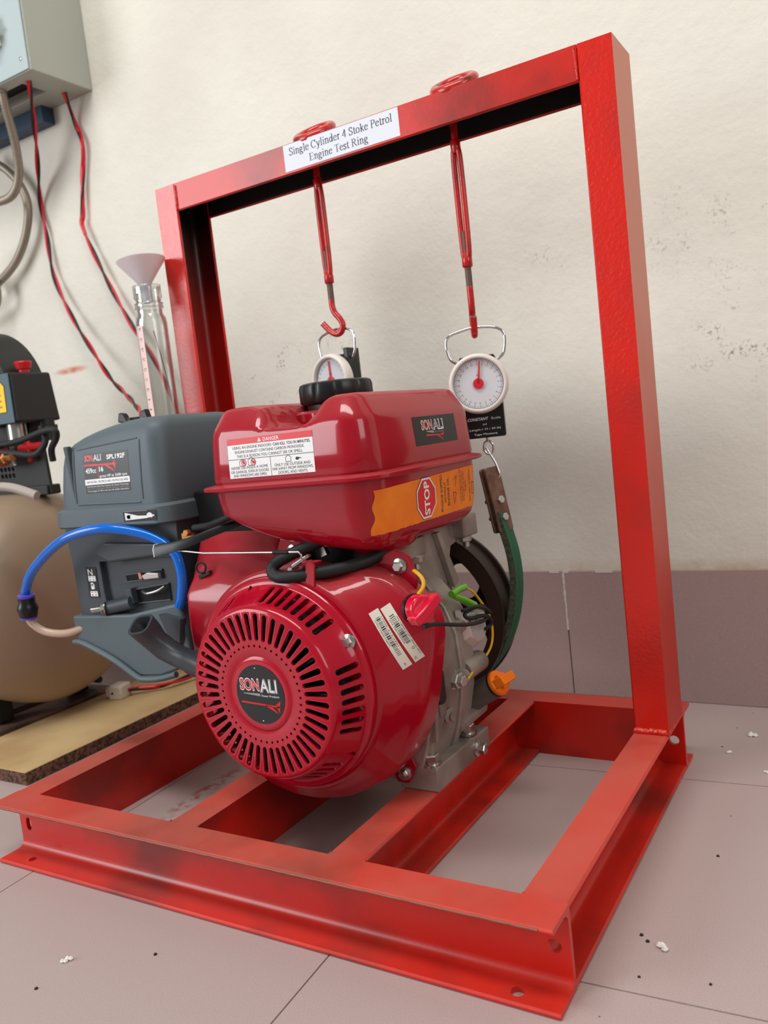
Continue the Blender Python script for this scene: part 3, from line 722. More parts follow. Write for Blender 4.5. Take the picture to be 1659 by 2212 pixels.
# ================================================================== THE ENGINE
eng = thing('petrol_engine', 'crimson single-cylinder petrol engine with grey air filter box, bolted on the red frame', 'engine', (390, 250, 75))
EC = V(383, 0, 214)
# ---- fan shroud
OUT = [(549, 263), (549, 282), (535, 292), (527, 305), (508, 321), (486, 329), (465, 330), (403, 328), (377, 323), (335, 313), (300, 303), (268, 282), (247, 250), (242, 214), (250, 170),
       (275, 125), (309, 93), (334, 82), (359, 75), (392, 74), (436, 82), (468, 97), (490, 110), (505, 128), (523, 156), (534, 187), (539, 212), (545, 238)]
NS = 120
def radial(poly, a):
    d = (math.cos(a), math.sin(a)); best = 0
    for i in range(len(poly)):
        x1, z1 = poly[i][0] - EC.x, poly[i][1] - EC.z; x2, z2 = poly[(i + 1) % len(poly)][0] - EC.x, poly[(i + 1) % len(poly)][1] - EC.z
        ex, ez = x2 - x1, z2 - z1; den = d[0] * ez - d[1] * ex
        if abs(den) < 1e-9: continue
        t = (x1 * ez - z1 * ex) / den; s_ = (x1 * d[1] - z1 * d[0]) / den
        if t > 0 and -1e-6 <= s_ <= 1 + 1e-6: best = max(best, t)
    return best
RR = [radial(OUT, 2 * PI * i / NS) for i in range(NS)]
for _ in range(2): RR = [(RR[i - 1] + 2 * RR[i] + RR[(i + 1) % NS]) / 4 for i in range(NS)]
def ringR(fn, y): return [V(EC.x + fn(i) * math.cos(2 * PI * i / NS), y, EC.z + fn(i) * math.sin(2 * PI * i / NS)) for i in range(NS)]
g = G()
rs = [ringR(lambda i: 90, 124), ringR(lambda i: 90, 118), ringR(lambda i: 116, 118), ringR(lambda i: 119, 118.6), ringR(lambda i: 121, 121)]
def ringS(ins, t, lead=0):
    """t: 0 at the ring around the recoil, 1 at the shoulder; the shoulder lies deeper on the broad right-hand side"""
    out = []
    for i in range(NS):
        a = 2 * PI * i / NS; sh = 131 + 16 * max(0, math.cos(a - .35)); r = 121 + (max(RR[i] - ins, 121.5) - 121) * (t if t < 1 else 1)
        out.append(V(EC.x + r * math.cos(a), 121 + (sh - 121) * (t if t < 1 else 1) ** 1.15 + lead, EC.z + r * math.sin(a)))
    return out
rs += [ringS(7, .33), ringS(7, .66), ringS(7, .9), ringS(7, 1), ringS(3.8, 1, 2.2), ringS(1.6, 1, 5.5), ringS(.3, 1, 10), ringS(0, 1, 15)]
for ins, y in ((0, 170), (0, 184), (3, 186), (4, 187)): rs.append(ringR(lambda i, ins=ins: max(RR[i] - ins, 119.5), y))
rs.append(ringR(lambda i: 100, 187))
g.loft(rs)
shroud = g.build('fan_shroud', ENG_RED, eng, smooth=50)
for (x, z, pts) in ((503, 170, [(478, 312), (526, 300), (531, 316), (522, 340), (505, 347), (487, 338)]), (480, 182, [(462, 100), (490, 118), (496, 104), (484, 84), (470, 84)])):
    G().prism(pts, 'y', z, z + 4).build('fixing_tab', ENG_RED, eng, smooth=0, bevel=1.5)
def flange_bolt(p, d, r, h, parent, name='flange_bolt'):
    g = G(); p = Vector(p); u_, v_, w_ = frame_of(d)
    g.lathe(p, d, [(r * 1.55, 0), (r * 1.5, h * 0.2), (r * 1.05, h * 0.34)], 24); g.lathe(p + w_ * h * 0.3, d, [(r, 0), (r, h * 0.62), (r * 0.85, h * 0.7)], 6)
    g.lathe(p + w_ * h * 0.95, d, [(r * 0.55, 0), (r * 0.5, h * 0.06)], 12)
    return g.build(name, STEEL, parent, smooth=30)
flange_bolt((511, 170, 329), NY, 5.4, 8, eng); flange_bolt((481, 182, 96), NY, 5.2, 8, eng)
# ---- recoil cover: pressed dome with slots
prof = [(0.01, 76), (34, 76), (38, 76), (40, 77.2), (45, 76), (88, 76), (91, 77.4), (93.2, 80.5), (94.6, 84), (101, 99), (106.4, 110.4), (108, 112), (110.5, 112.6), (113.5, 112.8), (114.5, 114), (114.5, 118),
        (109, 118), (104.4, 111), (99, 99.6), (92, 85), (90, 81), (87, 78.8), (0.01, 78.8)]
g = G(); u_, v_ = V(1, 0, 0), V(0, 0, 1); NR = 132
g.loft([[V(EC.x + r * math.cos(2 * PI * i / NR), y, EC.z + r * math.sin(2 * PI * i / NR)) for i in range(NR)] for r, y in prof], False, False)
rec = g.build('recoil_cover', ENG_RED2, eng, smooth=40, weld=True)
cg = G()
def slot(a, r0, r1, w0, w1, y0, y1):
    d = V(math.cos(a), 0, math.sin(a)); t_ = V(-math.sin(a), 0, math.cos(a)); c = V(EC.x, 0, EC.z)
    pts = []
    for k in range(7):
        b = PI / 2 + PI * k / 6; pts.append((r0 + w0 / 2 + math.cos(b) * w0 / 2, math.sin(b) * w0 / 2))
    for k in range(7):
        b = -PI / 2 + PI * k / 6; pts.append((r1 - w1 / 2 + math.cos(b) * w1 / 2, math.sin(b) * w1 / 2))
    cg.loft([[c + d * p + t_ * q + V(0, y, 0) for p, q in pts] for y in (y0, y1)])
NSL = 44
for k in range(NSL):
    a = 2 * PI * (k + 0.5) / NSL
    slot(a, 57, 86, 5.0, 6.2, 70, 84)
    b = 2 * PI * k / NSL
    cg.lathe((EC.x + 51.5 * math.cos(b), 70, EC.z + 51.5 * math.sin(b)), Y, [(1.45, 0), (1.45, 14)], 10)
cut(rec, cg)
cg = G()
def wslot(deg):
    a = math.radians(deg); d = V(math.cos(a), 0, math.sin(a)); t_ = V(-math.sin(a), 0, math.cos(a)); c = V(EC.x, 0, EC.z)
    al = V(0, 1, 0) * 0.91 + d * 0.41; al.normalize(); nn = al.cross(t_)
    mid = c + d * 100.4 + V(0, 97.6, 0); hl = 10.8; w_ = 3.0; pts = []
    for k in range(7):
        b = PI / 2 + PI * k / 6; pts.append((-hl + math.cos(b) * w_, math.sin(b) * w_))
    for k in range(7):
        b = -PI / 2 + PI * k / 6; pts.append((hl + math.cos(b) * w_, math.sin(b) * w_))
    cg.loft([[mid + al * p + t_ * q + nn * h for p, q in pts] for h in (-9, 9)])
for gdeg in ([86 - 6.2 * k for k in range(8)] + [15 - 6.2 * k for k in range(7)] + [-50 - 6.2 * k for k in range(4)] + [136 - 6.2 * k for k in range(4)] + [-112 - 6.2 * k for k in range(6)] + [200 - 6.2 * k for k in range(7)]):
    wslot(gdeg)
for deg in (104, -40):
    a = math.radians(deg); cg.lathe((EC.x + 107 * math.cos(a), 105, EC.z + 107 * math.sin(a)), Y, [(2.6, 0), (2.6, 20)], 14)
cut(rec, cg); resmooth(rec, 38)
bv = rec.modifiers.new('bevel', 'BEVEL'); bv.width = 0.5 * S; bv.segments = 1; bv.limit_method = 'ANGLE'; bv.angle_limit = math.radians(50)
a = math.radians(28); flange_bolt((EC.x + 106 * math.cos(a), 112, EC.z + 106 * math.sin(a)), NY, 5.2, 8, eng)
a = math.radians(183)
G().prism([(EC.x - 116, 226), (EC.x - 122, 214), (EC.x - 116, 204), (EC.x - 108, 200), (EC.x - 108, 230)], 'y', 112, 117).build('fixing_ear', ENG_RED2, eng, smooth=0, bevel=1)
# flywheel fan behind the slots
g = G().lathe((EC.x, 104, EC.z), Y, [(40, 0), (88, 0), (88, 10)], 48)
g.lathe((EC.x, 88, EC.z), Y, [(38, 0), (44, 16)], 32)
fan = g.build('flywheel', DARK, eng, smooth=30)
g = G()
for k in range(24):
    a = 2 * PI * k / 24; d = V(math.cos(a), 0, math.sin(a)); t_ = V(-math.sin(a), 0, math.cos(a))
    g.obox(V(EC.x, 97, EC.z) + d * 66, d, t_, V(0, 1, 0), 20, 1.0, 7)
g.build('fan_blade_ring', mat('fan_grey', (58, 58, 62), 0.5, 0.4), fan, smooth=0)['kind'] = 'stuff'
# badge
def logo(pr, u, v, s_, layer=1, small=True):
    """the outlined maker's name with swoosh bar and red spear; u,v = left end of the baseline"""
    pr.text('SON', u, v - .2 * s_, 9.6 * s_, WHITE_G, layer, width=20.5 * s_, align='l', bold=0.05)
    pr.text('SON', u + .5 * s_, v + .1 * s_, 9 * s_, RED_P, layer + 1, width=19.6 * s_, align='l', bold=0.01)
    pr.text('ALI', u + 21 * s_, v - 1 * s_, 10.5 * s_, GREY_P, layer, width=18 * s_, align='l', bold=0.055)
    pr.text('ALI', u + 21.4 * s_, v - 1 * s_, 10.2 * s_, WHITE_G, layer + 1, width=17 * s_, align='l', bold=0.0)
    pr.poly([(u + 3 * s_, v - 3.4 * s_), (u + 20.5 * s_, v - 5.0 * s_), (u + 20.5 * s_, v - 2.6 * s_), (u + 3 * s_, v - 2.8 * s_)], GREY_P, layer)
    if small: pr.text('Power Products', u + 31 * s_, v - 5.2 * s_, 1.9 * s_, WHITE_G, layer, width=18 * s_)
    y = v - 11 * s_
    pr.poly([(u, y + 1.2 * s_), (u + 40 * s_, y - 1.2 * s_), (u + 40 * s_, y - 2.4 * s_), (u, y - .4 * s_)], RED_P, layer)
    pr.poly([(u + 24 * s_, y - 1 * s_), (u + 38 * s_, y - 8 * s_), (u + 36 * s_, y - 6 * s_), (u + 31 * s_, y - 1.6 * s_)], RED_P, layer)
    pr.poly([(u + 35 * s_, y - .8 * s_), (u + 41 * s_, y + 3.6 * s_), (u + 39.5 * s_, y - 1 * s_)], RED_P, layer)
    pr.poly([(u + 36 * s_, y - 1.5 * s_), (u + 39 * s_, y - 7 * s_), (u + 39.5 * s_, y - 1.5 * s_)], RED_P, layer)
pb = Print(); pb.disc(0, 0, 31.5, BLK_P, 0, 48); logo(pb, -26, 4.5, 1.27)
pb.disc(-3, 28, .7, WHITE_G); pb.disc(0, -28, .7, WHITE_G)
pb.build('maker_badge', rec, (EC.x, 76, EC.z), X, Z, off=0.5, step=0.15)
# serial stickers
sb = bvh_of(shroud)
def barcode(pr, u0, u1, v0, v1, seed, m=INK):
    random.seed(seed); u = u0
    while u < u1:
        w_ = random.choice((0.5, 0.5, 0.9, 1.4)); pr.rect(u, min(u + w_, u1), v0, v1, m); u += w_ + random.choice((0.6, 0.9, 1.3))
def sticker_frame(p0, p1):
    a = Vector(p0); b = Vector(p1); U = (b - a).normalized(); return a, U
ps = Print(); ps.rect(0, 64, 0, 11.5, LABEL_OLD, 0, 16, 4); barcode(ps, 11, 44, 3.6, 8.6, 5)
ps.text('P/N 10000-0TJPT-00', 30, 9.4, 1.4, INK, 1, width=30); ps.text('4HJT14075', 52, 9.2, 1.4, INK, 1, width=14); ps.text('S/N 2401092476', 28, 1.6, 1.6, INK, 1, width=28); ps.text('02', 60, 2, 2.2, INK, 1); ps.text('Q', 50, 6, 2.6, INK, 1)
Uq = (V(540, 138.5, 245.4) - V(513, 131, 298)).normalized(); Nq = V(.42, -.9, .1).normalized(); Vq = Nq.cross(Uq)
ps.build('serial_sticker', shroud, V(506.5, 128.5, 292.5), Uq, Vq, bvh=sb, off=.35)
ps = Print(); ps.rect(0, 66, 0, 11, LABEL_OLD, 0, 16, 4); barcode(ps, 8, 52, 3.6, 8, 8)
ps.text('17500-Z12-0301', 26, 8.8, 1.4, INK, 1, width=34); ps.text('C/NO 24050124077', 24, 1.4, 1.4, INK, 1, width=30); ps.text('02', 62, 4, 2.0, INK, 1)
Ub = (V(523, 129.5, 235) - V(496, 123, 290.5)).normalized()
ps.build('serial_sticker', shroud, V(495.5, 123, 289.0), Ub, Nq.cross(Ub), bvh=sb, off=.35)
# ---- cylinder shroud (left of the fan housing)
g = G()
lo = [(224, 150, 214), (300, 150, 214), (330, 150, 214), (330, 230, 214), (205, 230, 214)]
secs = []
for (z, yf, xl, xr, rad) in ((200, 156, 222, 330, 4), (206, 150, 220, 330, 6), (260, 149, 218, 335, 7), (300, 150, 219, 340, 7), (308, 153, 221, 340, 8), (318, 160, 222, 345, 9), (345, 178, 218, 350, 9), (362, 189, 215, 345, 9), (368, 196, 222, 335, 9), (369, 215, 240, 315, 9)):
    secs.append([V(x, y, z) for x, y in rrect(xl, xr, yf, 262, rad, 5)])
g.loft(secs)
cs = g.build('cylinder_shroud', ENG_RED, eng, smooth=50)
G().prism([(345, 330), (385, 318), (392, 352), (386, 360), (360, 362)], 'y', 168, 171).build('shroud_tab', ENG_RED, eng, smooth=0, bevel=1)
flange_bolt((376, 168, 348), NY, 4.6, 7, eng)
g = G().torus((244, 158, 332), (0.25, -1, 0.1), 6.2, 1.4, 24, 8).obox((246, 162, 323), V(.9, 0, .3).normalized(), V(0, 1, 0), V(-.3, 0, .9).normalized(), 9, 3, 2)
g.build('cable_clip', RUBBER, cs, smooth=40)
# ---- dark bulk of cylinder, carburettor throat and governor parts below the tank
DKM = mat('dark_metal', (40, 36, 36), 0.6, 0.5)  # one even dark grey for these parts
g = G()
g.box(300, 455, 215, 350, 300, 352)
g.box(250, 420, 230, 350, 120, 330)
g.build('cylinder_block', DKM, eng, smooth=0, bevel=3)
g = G()
for k in range(9): g.box(262, 350, 222, 352, 305 + k * 6, 308 + k * 6)
g.build('cooling_fins', DKM, eng, smooth=0)['kind'] = 'stuff'
G().obox((386, 172, 353), V(.3, 0, 1).normalized(), V(0, 1, 0), V(1, 0, -.3).normalized(), 14, 2, 4).build('governor_bracket', STEEL, eng, smooth=0, bevel=.6)
G().obox((398, 190, 352), V(-.4, 0, 1).normalized(), V(0, 1, 0), V(1, 0, .4).normalized(), 16, 3, 5).build('governor_bracket', STEEL, eng, smooth=0, bevel=.6)

# governor rod, control lever, plug wire
g = G().tube([(238, 112, 363), (300, 108, 358), (338, 108, 357.5), (404, 110, 356.5), (428, 111, 356), (431, 111, 353), (430, 112, 346)], 1.15, 8)
g.build('governor_rod', STEEL, eng, smooth=50)
G().cyl((396, 110, 356.6), (415, 110, 356.2), 2.3, 12).build('rod_sleeve', DKM, eng)
G().obox((426, 116, 346), V(.8, 0.2, .45).normalized(), V(0, 1, 0), V(-.45, 0, .8).normalized(), 11, 2.5, 1.6).build('governor_arm', STEEL, eng, smooth=0, bevel=.5)
lv = [V(229, 108, 364), V(255, 110, 367), V(275, 114, 371), (V(300, 125, 379)), V(330, 150, 388)]
sec = [(-7, -8), (-6.4, 1), (-3, 5.5), (3, 5.5), (6.4, 1), (7, -8), (5.4, -8), (5, 0), (2.2, 3.8), (-2.2, 3.8), (-5, 0), (-5.4, -8)]
rings = []
for i, p in enumerate(lv):
    t_ = (lv[min(i + 1, 4)] - lv[max(i - 1, 0)]).normalized(); sd = t_.cross(V(0, 0, 1)).normalized(); up = sd.cross(t_)
    k = 1 - 0.12 * i; rings.append([p + sd * a * k + up * b * k for a, b in sec])
lever = G().loft(rings).build('throttle_lever', [BLACK, WHITE_G], eng, smooth=40)
g = G().tube([p + (lv[0] - lv[1]).normalized() * 0.2 for p in rings[0][:6]], 0.55, 6); g.build('lever_bright_edge', WHITE_G, lever)
g = G().hexnut((262, 128, 379), NY, 4.2, 6).box(250, 268, 128, 131, 370, 378); g.build('lever_screw', BRASS, eng, smooth=0)
P = [(450, 165, 368), (428, 146, 360), (406, 134, 352), (392, 122, 345), (386, 117, 338), (391, 114, 331), (405, 114, 329), (426, 122, 330), (452, 138, 332), (476, 156, 336), (492, 190, 344), (494, 215, 348)]
G().tube(P, 6.6, 14, smooth=5).build('spark_plug_cable', RUBBER, eng, smooth=60)
g = G().prism([(427, 322), (430, 344), (437, 347), (441, 340), (438, 318)], 'y', 117, 119.5).box(412, 438, 118, 136, 340, 343)
g.build('cable_guide_tab', ENG_RED, eng, smooth=0, bevel=.8)

# ---- fuel tank
def hz(x, y, base):
    """pressed relief of the tank top: filler recess, step and right-hand shoulder"""
    def sm(a, b, t): t = min(1, max(0, (t - a) / (b - a))); return t * t * (3 - 2 * t)
    dip = sm(378, 398, x) * (1 - sm(434, 462, x)) * (1 - sm(285, 310, y))
    z = 8 * (1 - sm(350, 440, x)) + 7 * sm(452, 474, x) * (1 - sm(492, 512, x))
    z -= 21 * dip
    rdg = sm(362, 372, x) * (1 - sm(376, 384, x))
    return base * (z - 2 * rdg)
rg = []
def tr(z, x0, x1, y0, y1, r, k=0.0):
    pts = []
    n = 10
    # even subdivision of the straight runs so the relief has vertices to work with
    base = rrect(x0, x1, y0, y1, r, n); out = []
    for i in range(len(base)):
        a = base[i]; b = base[(i + 1) % len(base)]; L_ = math.hypot(b[0] - a[0], b[1] - a[1])
        corner = (i % (n + 1)) != n
        m_ = 1 if corner else 28
        for j in range(m_): out.append((a[0] + (b[0] - a[0]) * j / m_, a[1] + (b[1] - a[1]) * j / m_))
    return [V(x, y, z + hz(x, y, k)) for x, y in out]
def trl(z, x0, x1, y0, y1, r, k):
    def sm(a, b, t): t = min(1, max(0, (t - a) / (b - a))); return t * t * (3 - 2 * t)
    return [V(p.x, p.y, z + 17 * k * (1 - sm(330, 500, p.x))) for p in tr(0, x0, x1, y0, y1, r)]
for q in ((347, 415, 482, 180, 322, 14, 1), (347.5, 398, 492, 162, 340, 20, 1), (349.5, 380, 501, 148, 354, 22, 1), (353.5, 362, 507, 138, 364, 25, 1), (360, 344, 511.5, 131, 372, 27, 1), (368, 328, 513.5, 127, 376, 28, .95), (378, 316, 514.5, 125, 378, 29, .7),
          (388, 309, 515, 123.5, 379, 29, .3), (396, 306, 515.5, 123, 379, 29, 0), (409, 304, 516, 122, 380, 29, 0), (421, 303, 517, 121, 380, 29, 0)): rg.append(trl(*q))
rg.append(tr(423, 294, 525, 112, 388, 31)); rg.append(tr(424, 292, 527, 110, 390, 32)); rg.append(tr(427, 292, 527, 110, 390, 32)); rg.append(tr(428, 294, 525, 112, 388, 31))
rg.append(tr(430, 305, 516, 121, 380, 28)); rg.append(tr(433, 303, 517, 120, 381, 28)); rg.append(tr(455, 304, 516, 121, 380, 28)); rg.append(tr(480, 306, 514, 122.5, 379, 27, 0.0)); rg.append(tr(485, 307, 513, 124, 378, 27, 0.12))
rg.append(tr(488.5, 309, 511.5, 126.5, 376, 26, 0.3)); rg.append(tr(499.5, 316, 504, 136.5, 369, 22, 0.9)); rg.append(tr(502, 319, 501, 140, 366, 21, 1.0)); rg.append(tr(503.2, 323, 497, 145, 361, 19, 1.0))
rg.append(tr(503.8, 330, 490, 152, 354, 18, 1.0))
rg.append(tr(504, 342, 474, 168, 340, 16, 1)); rg.append(tr(504, 360, 458, 185, 325, 15, 1)); rg.append(tr(504, 380, 440, 205, 305, 12, 1)); rg.append(tr(504, 400, 425, 228, 280, 8, 1))
tank = G().loft(rg).build('fuel_tank', ENG_RED, eng, smooth=35)
# drain bulge under the right side
G().lathe((474, 200, 350), NZ, [(42, -8), (38, 1), (27, 9), (13, 15), (2, 17)], 32).build('tank_sump', ENG_RED, tank, smooth=60)
cap = G(); NN = 120
def capr(rad, z, amp):
    out = []
    for i in range(NN):
        t = (i / NN * 10) % 1.0; dn = amp * math.exp(-((t - .5) / .08) ** 2); fl = math.cos(PI / 10) / math.cos((t if t < .5 else t - 1) * 2 * PI / 10)
        rr_ = rad * (1 + (fl - 1) * .6 * (amp > 0)); rad_ = rad; out.append(V(420 + (rad - dn) * math.cos(2 * PI * i / NN), 226 + (rad - dn) * math.sin(2 * PI * i / NN), z))
    return out
cap.loft([capr(34, 490, 0), capr(34, 505, 0), capr(40, 507, .6), capr(41.5, 509, 1.8), capr(41.5, 524, 1.8), capr(40, 528, 1.6), capr(37, 529.5, .8), capr(33, 529, 0), capr(10, 529, 0)])
cap.build('fuel_cap', BLACK, eng, smooth=40)
G().lathe((420, 226, 484), Z, [(50, 0), (50, 12), (46, 15), (40, 15)], 48).build('filler_neck', ENG_RED, tank, smooth=40)
tb = bvh_of(tank)
pd = Print(); pd.rect(0, 113, 0, 42, WHITE_G, 0, 10, 4); pd.rect(0, 113, 35.5, 42, RED_P, 1, 10, 1)
pd.text('DANGER', 60, 36.7, 3.8, WHITE_G, 2, width=21, bold=.01); pd.poly([(42, 36.6), (47, 36.6), (44.5, 41)], WHITE_G, 2); pd.text('!', 44.5, 37.2, 2.4, RED_P, 3)
pd.text('USING AN ENGINE INDOORS', 33.5, 30.7, 3.0, INK, 1, width=53); pd.text('CAN KILL YOU IN MINUTES.', 86, 30.7, 3.0, BLK_P, 1, width=48, bold=.02)
pd.text('ENGINE EXHAUST CONTAINS CARBON MONOXIDE.', 56, 26.1, 3.0, INK, 1, width=92); pd.text('THIS IS A POISON YOU CANNOT SEE OR SMELL.', 56, 21.5, 3.0, INK, 1, width=88)
pd.rect(0, 113, 19.6, 20.1, INK, 1, 8, 1); pd.rect(56.8, 57.3, 0, 20, INK, 1, 1, 3)
for t_, u_c, v_c, w_c in (('NEVER USE INSIDE A HOME', 28, 9.4, 50), ('OR GARAGE, EVEN IF DOORS', 28, 5.2, 52), ('AND WINDOWS ARE OPEN.', 28, 1.2, 46), ('ONLY USE OUTSIDE AND', 85, 9.0, 46), ('FAR AWAY FROM WINDOWS,', 85, 5.0, 52), ('DOORS, AND VENTS.', 85, 1.0, 38)):
    pd.text(t_, u_c, v_c, 2.9, INK, 1, width=w_c)
def house(pr, u, v, s_, m):
    for a, b in (((0, 0), (0, 5)), ((0, 5), (4, 8)), ((4, 8), (8, 5)), ((8, 5), (8, 0)), ((8, 0), (0, 0))):
        x1, y1, x2, y2 = u + a[0] * s_, v + a[1] * s_, u + b[0] * s_, v + b[1] * s_; L_ = math.hypot(x2 - x1, y2 - y1); nx, ny = -(y2 - y1) / L_ * .25, (x2 - x1) / L_ * .25
        pr.poly([(x1 - nx, y1 - ny), (x2 - nx, y2 - ny), (x2 + nx, y2 + ny), (x1 + nx, y1 + ny)], m)
house(pd, 15, 12.6, .9, INK); house(pd, 27, 12.8, 1.1, INK); house(pd, 77, 13, .85, INK)
for u_c in (21, 34): pd.disc(u_c, 16, 3.6, RED_P, 2, 20, r0=2.7); pd.poly([(u_c - 2.6, 18), (u_c - 2, 18.6), (u_c + 2.6, 14), (u_c + 2, 13.4)], RED_P, 2); pd.disc(u_c, 16, 1.7, RED_P, 2, 12)
pd.poly([(90, 14), (93, 13.6), (94, 15), (98, 15.4), (94, 16.4), (91, 17), (89.6, 15.6)], INK, 1)
pd.build('warning_sticker', tank, (342, 121, 436), X, Z, bvh=tb)
pl2 = Print(); pl2.rect(0, 102, 0, 31.5, BLK_P, 0, 10, 4)
pl2.text('SON', 18, 17, 10, WHITE_G, 1, width=26, align='l', bold=.04); pl2.text('SON', 18.6, 17.4, 9.4, RED_P, 2, width=25, align='l', bold=.0)
pl2.text('ALI', 45, 16, 11, WHITE_G, 1, width=25, align='l', bold=.04); pl2.text('ALI', 46, 16.6, 10, BLK_P, 2, width=22, align='l', bold=-.01)
pl2.poly([(28, 14.2), (45, 12), (45, 15), (28, 15)], GREY_P, 1); pl2.text('Power Products', 58, 12.2, 2, GREY_P, 1, width=22)
pl2.poly([(26, 11.5), (68, 9.6), (68, 8.4), (26, 9.6)], RED_P, 1); pl2.poly([(50, 9.4), (66, 3), (64, 5), (56, 8.6)], RED_P, 1); pl2.poly([(60, 9), (70, 13), (66, 8.8)], RED_P, 1)
pl2.build('maker_sticker', tank, (515, 223, 448), Y, Z, bvh=tb)
po = Print(); po.rect(0, 1, 0, 1, ORANGE, 0)
po.p[0] = None
edge = [(0, 3.0), (2.0, 0), (0, 0)]
# reading frame: u = up the tank side, v = towards the front; 46 high, 246 long
NU, NV = 14, 90; vs = []; fs = []
random.seed(4)
for j in range(NV + 1):
    vv = -238 * j / NV
    tilt0 = 1.0 + (-vv) * 0.0 + random.uniform(-.5, .5); tilt1 = 46 + (-vv) * 0.02
    for i in range(NU + 1): vs.append((tilt0 + (tilt1 - tilt0) * i / NU, vv + (1.3 * math.sin(i * .9) if j in (0, NV) else 0)))
for j in range(NV):
    for i in range(NU): fs.append((j * (NU + 1) + i, (j + 1) * (NU + 1) + i, (j + 1) * (NU + 1) + i + 1, j * (NU + 1) + i + 1))
po.p[0] = (vs, fs, 0, 0)
def octo(r, u, v): return [(u + r * math.cos(PI / 8 + PI / 4 * k), v + r * math.sin(PI / 8 + PI / 4 * k)) for k in range(8)]
oc = (25.5, -100)
po.poly(octo(24.5, *oc), BLK_P, 1); po.poly(octo(23.8, *oc), WHITE_G, 2); po.poly(octo(21.6, *oc), RED_P, 3)
po.text('STOP', oc[0], oc[1] - 5.5, 11.5, WHITE_G, 4, width=37, bold=.03)
for k, t_ in enumerate(('ENGINE SHIPPED', 'WITHOUT', 'ENGINE OIL')): po.text(t_, 26, -139 - k * 8.5, 5, BLK_P, 1, width=(42, 24, 32)[k], bold=.01)
for k, t_ in enumerate(('1.Use a dipstick to fill', 'engine with oil before', 'first start up of the', 'engine.')): po.text(t_, 28, -186 - k * 4.6, 2.8, INK, 1, width=(40, 36, 34, 14)[k])
po.text('DO NOT OVERFILL', 27, -212, 3.6, BLK_P, 1, width=38)
for k in range(3): po.text(('See manual for oil', 'type and capacity of', 'engine before use'), 0, 0, 1, INK) if False else po.text(('See manual for oil', 'type and capacity of', 'engine before use')[k], 26, -226 - k * 4.2, 2.6, INK, 1, width=34)
for a, b in (((10, -168), (22, -174)), ((22, -174), (24, -166)), ((24, -166), (10, -168)), ((30, -172), (42, -176)), ((42, -176), (38, -168)), ((16, -216), (30, -216)), ((30, -216), (30, -222)), ((30, -222), (16, -222)), ((16, -222), (16, -216))):
    L_ = math.hypot(b[0] - a[0], b[1] - a[1]); nx, ny = -(b[1] - a[1]) / L_ * .4, (b[0] - a[0]) / L_ * .4
    po.poly([(a[0] - nx, a[1] - ny), (b[0] - nx, b[1] - ny), (b[0] + nx, b[1] + ny), (a[0] + nx, a[1] + ny)], INK, 1)
po.build('stop_sticker', tank, (514, 134, 365.5), Z, NY, bvh=tb, off=.7, step=.2)
# tank brackets
g = G().prism(rrect(205, 268, 324, 346, 8, 4), 'x', 462, 492); g.cyl((480, 262, 340), (480, 276, 344), 9, 18)
g.build('tank_bracket', ALU, eng, smooth=30, bevel=2)
G().cyl((480, 275, 344), (480, 277, 344.3), 4, 14).build('bracket_hole', DARK, eng)
g = G().prism([(236, 338), (300, 346), (392, 352), (394, 330), (384, 324), (346, 318), (326, 272), (300, 268), (262, 300), (236, 318)], 'x', 466, 482)
g.prism([(355, 352), (394, 353), (394, 326), (355, 326)], 'x', 460, 498); g.build('tank_bracket', ALU, eng, smooth=0, bevel=2.5)
g = G().prism([(298, 342), (306, 343), (344, 276), (330, 270)], 'x', 482, 490); g.build('bracket_rib', ALU, eng, smooth=0, bevel=1)
for p in ((487, 246, 326), (487, 378, 328)):
    g = G().hexnut(p, NZ, 7.5, 8, washer=1.25); g.cyl(p, Vector(p) - V(0, 0, 16), 4, 12); g.build('bracket_bolt', STEEL, eng, smooth=25)

# ---- crankcase
CO = [(300, 84), (470, 84), (500, 100), (510, 126), (518, 160), (521, 195), (519, 232), (508, 262), (488, 288), (450, 312), (390, 322), (300, 318), (256, 290), (252, 110), (275, 86)]
def scaled(P_, k): cx, cz = 385, 205; return [(cx + (x - cx) * k, cz + (z - cz) * k) for x, z in P_]
g = G().prism(CO, 'y', 187, 262); g.prism(scaled(CO, 1.03), 'y', 256, 268); g.prism(scaled(CO, 0.99), 'y', 268, 300)
g.loft([[V(x, 300, z) for x, z in scaled(CO, 0.99)], [V(x, 335, z) for x, z in scaled(CO, 0.86)], [V(x, 345, z) for x, z in scaled(CO, 0.5)]])
g.build('crankcase', ALU, eng, smooth=30, bevel=2)
g = G()
for x, z, y0, y1, r in ((514, 236, 262, 345, 9), (518, 184, 270, 322, 12.5), (505, 120, 262, 340, 9), (470, 298, 262, 330, 9)): G().lathe((x, y0, z), Y, [(r * .96, 0), (r, 3), (r, y1 - y0 - 5), (r * .7, y1 - y0)], 20).build('cover_boss', ALU, eng, smooth=40)
g = G().torus((388, 300, 205), Y, 118, 8, 48, 8, a0=-0.6, a1=2.2); g.build('cover_flange', ALU, eng, smooth=40)
for p, d in (((524, 258, 184), (.35, -1, 0)), ((521, 222, 150), (1, -.3, 0))):
    g = G().lathe(p, d, [(9, 0), (9.5, 3), (6, 4.2)], 24); g.lathe(Vector(p) + Vector(d).normalized() * 3.6, d, [(4.6, 0), (4.6, 3)], 16); g.build('boss_bolt', ALU, eng, smooth=30)
g = G().box(517, 524, 200, 214, 155, 206); g.build('ribbed_web', ALU, eng, bevel=2)
g = G().prism([(205, 286), (228, 290), (214, 150), (190, 130)], 'x', 505, 521); g.build('case_rib', ALU, eng, smooth=0, bevel=2)
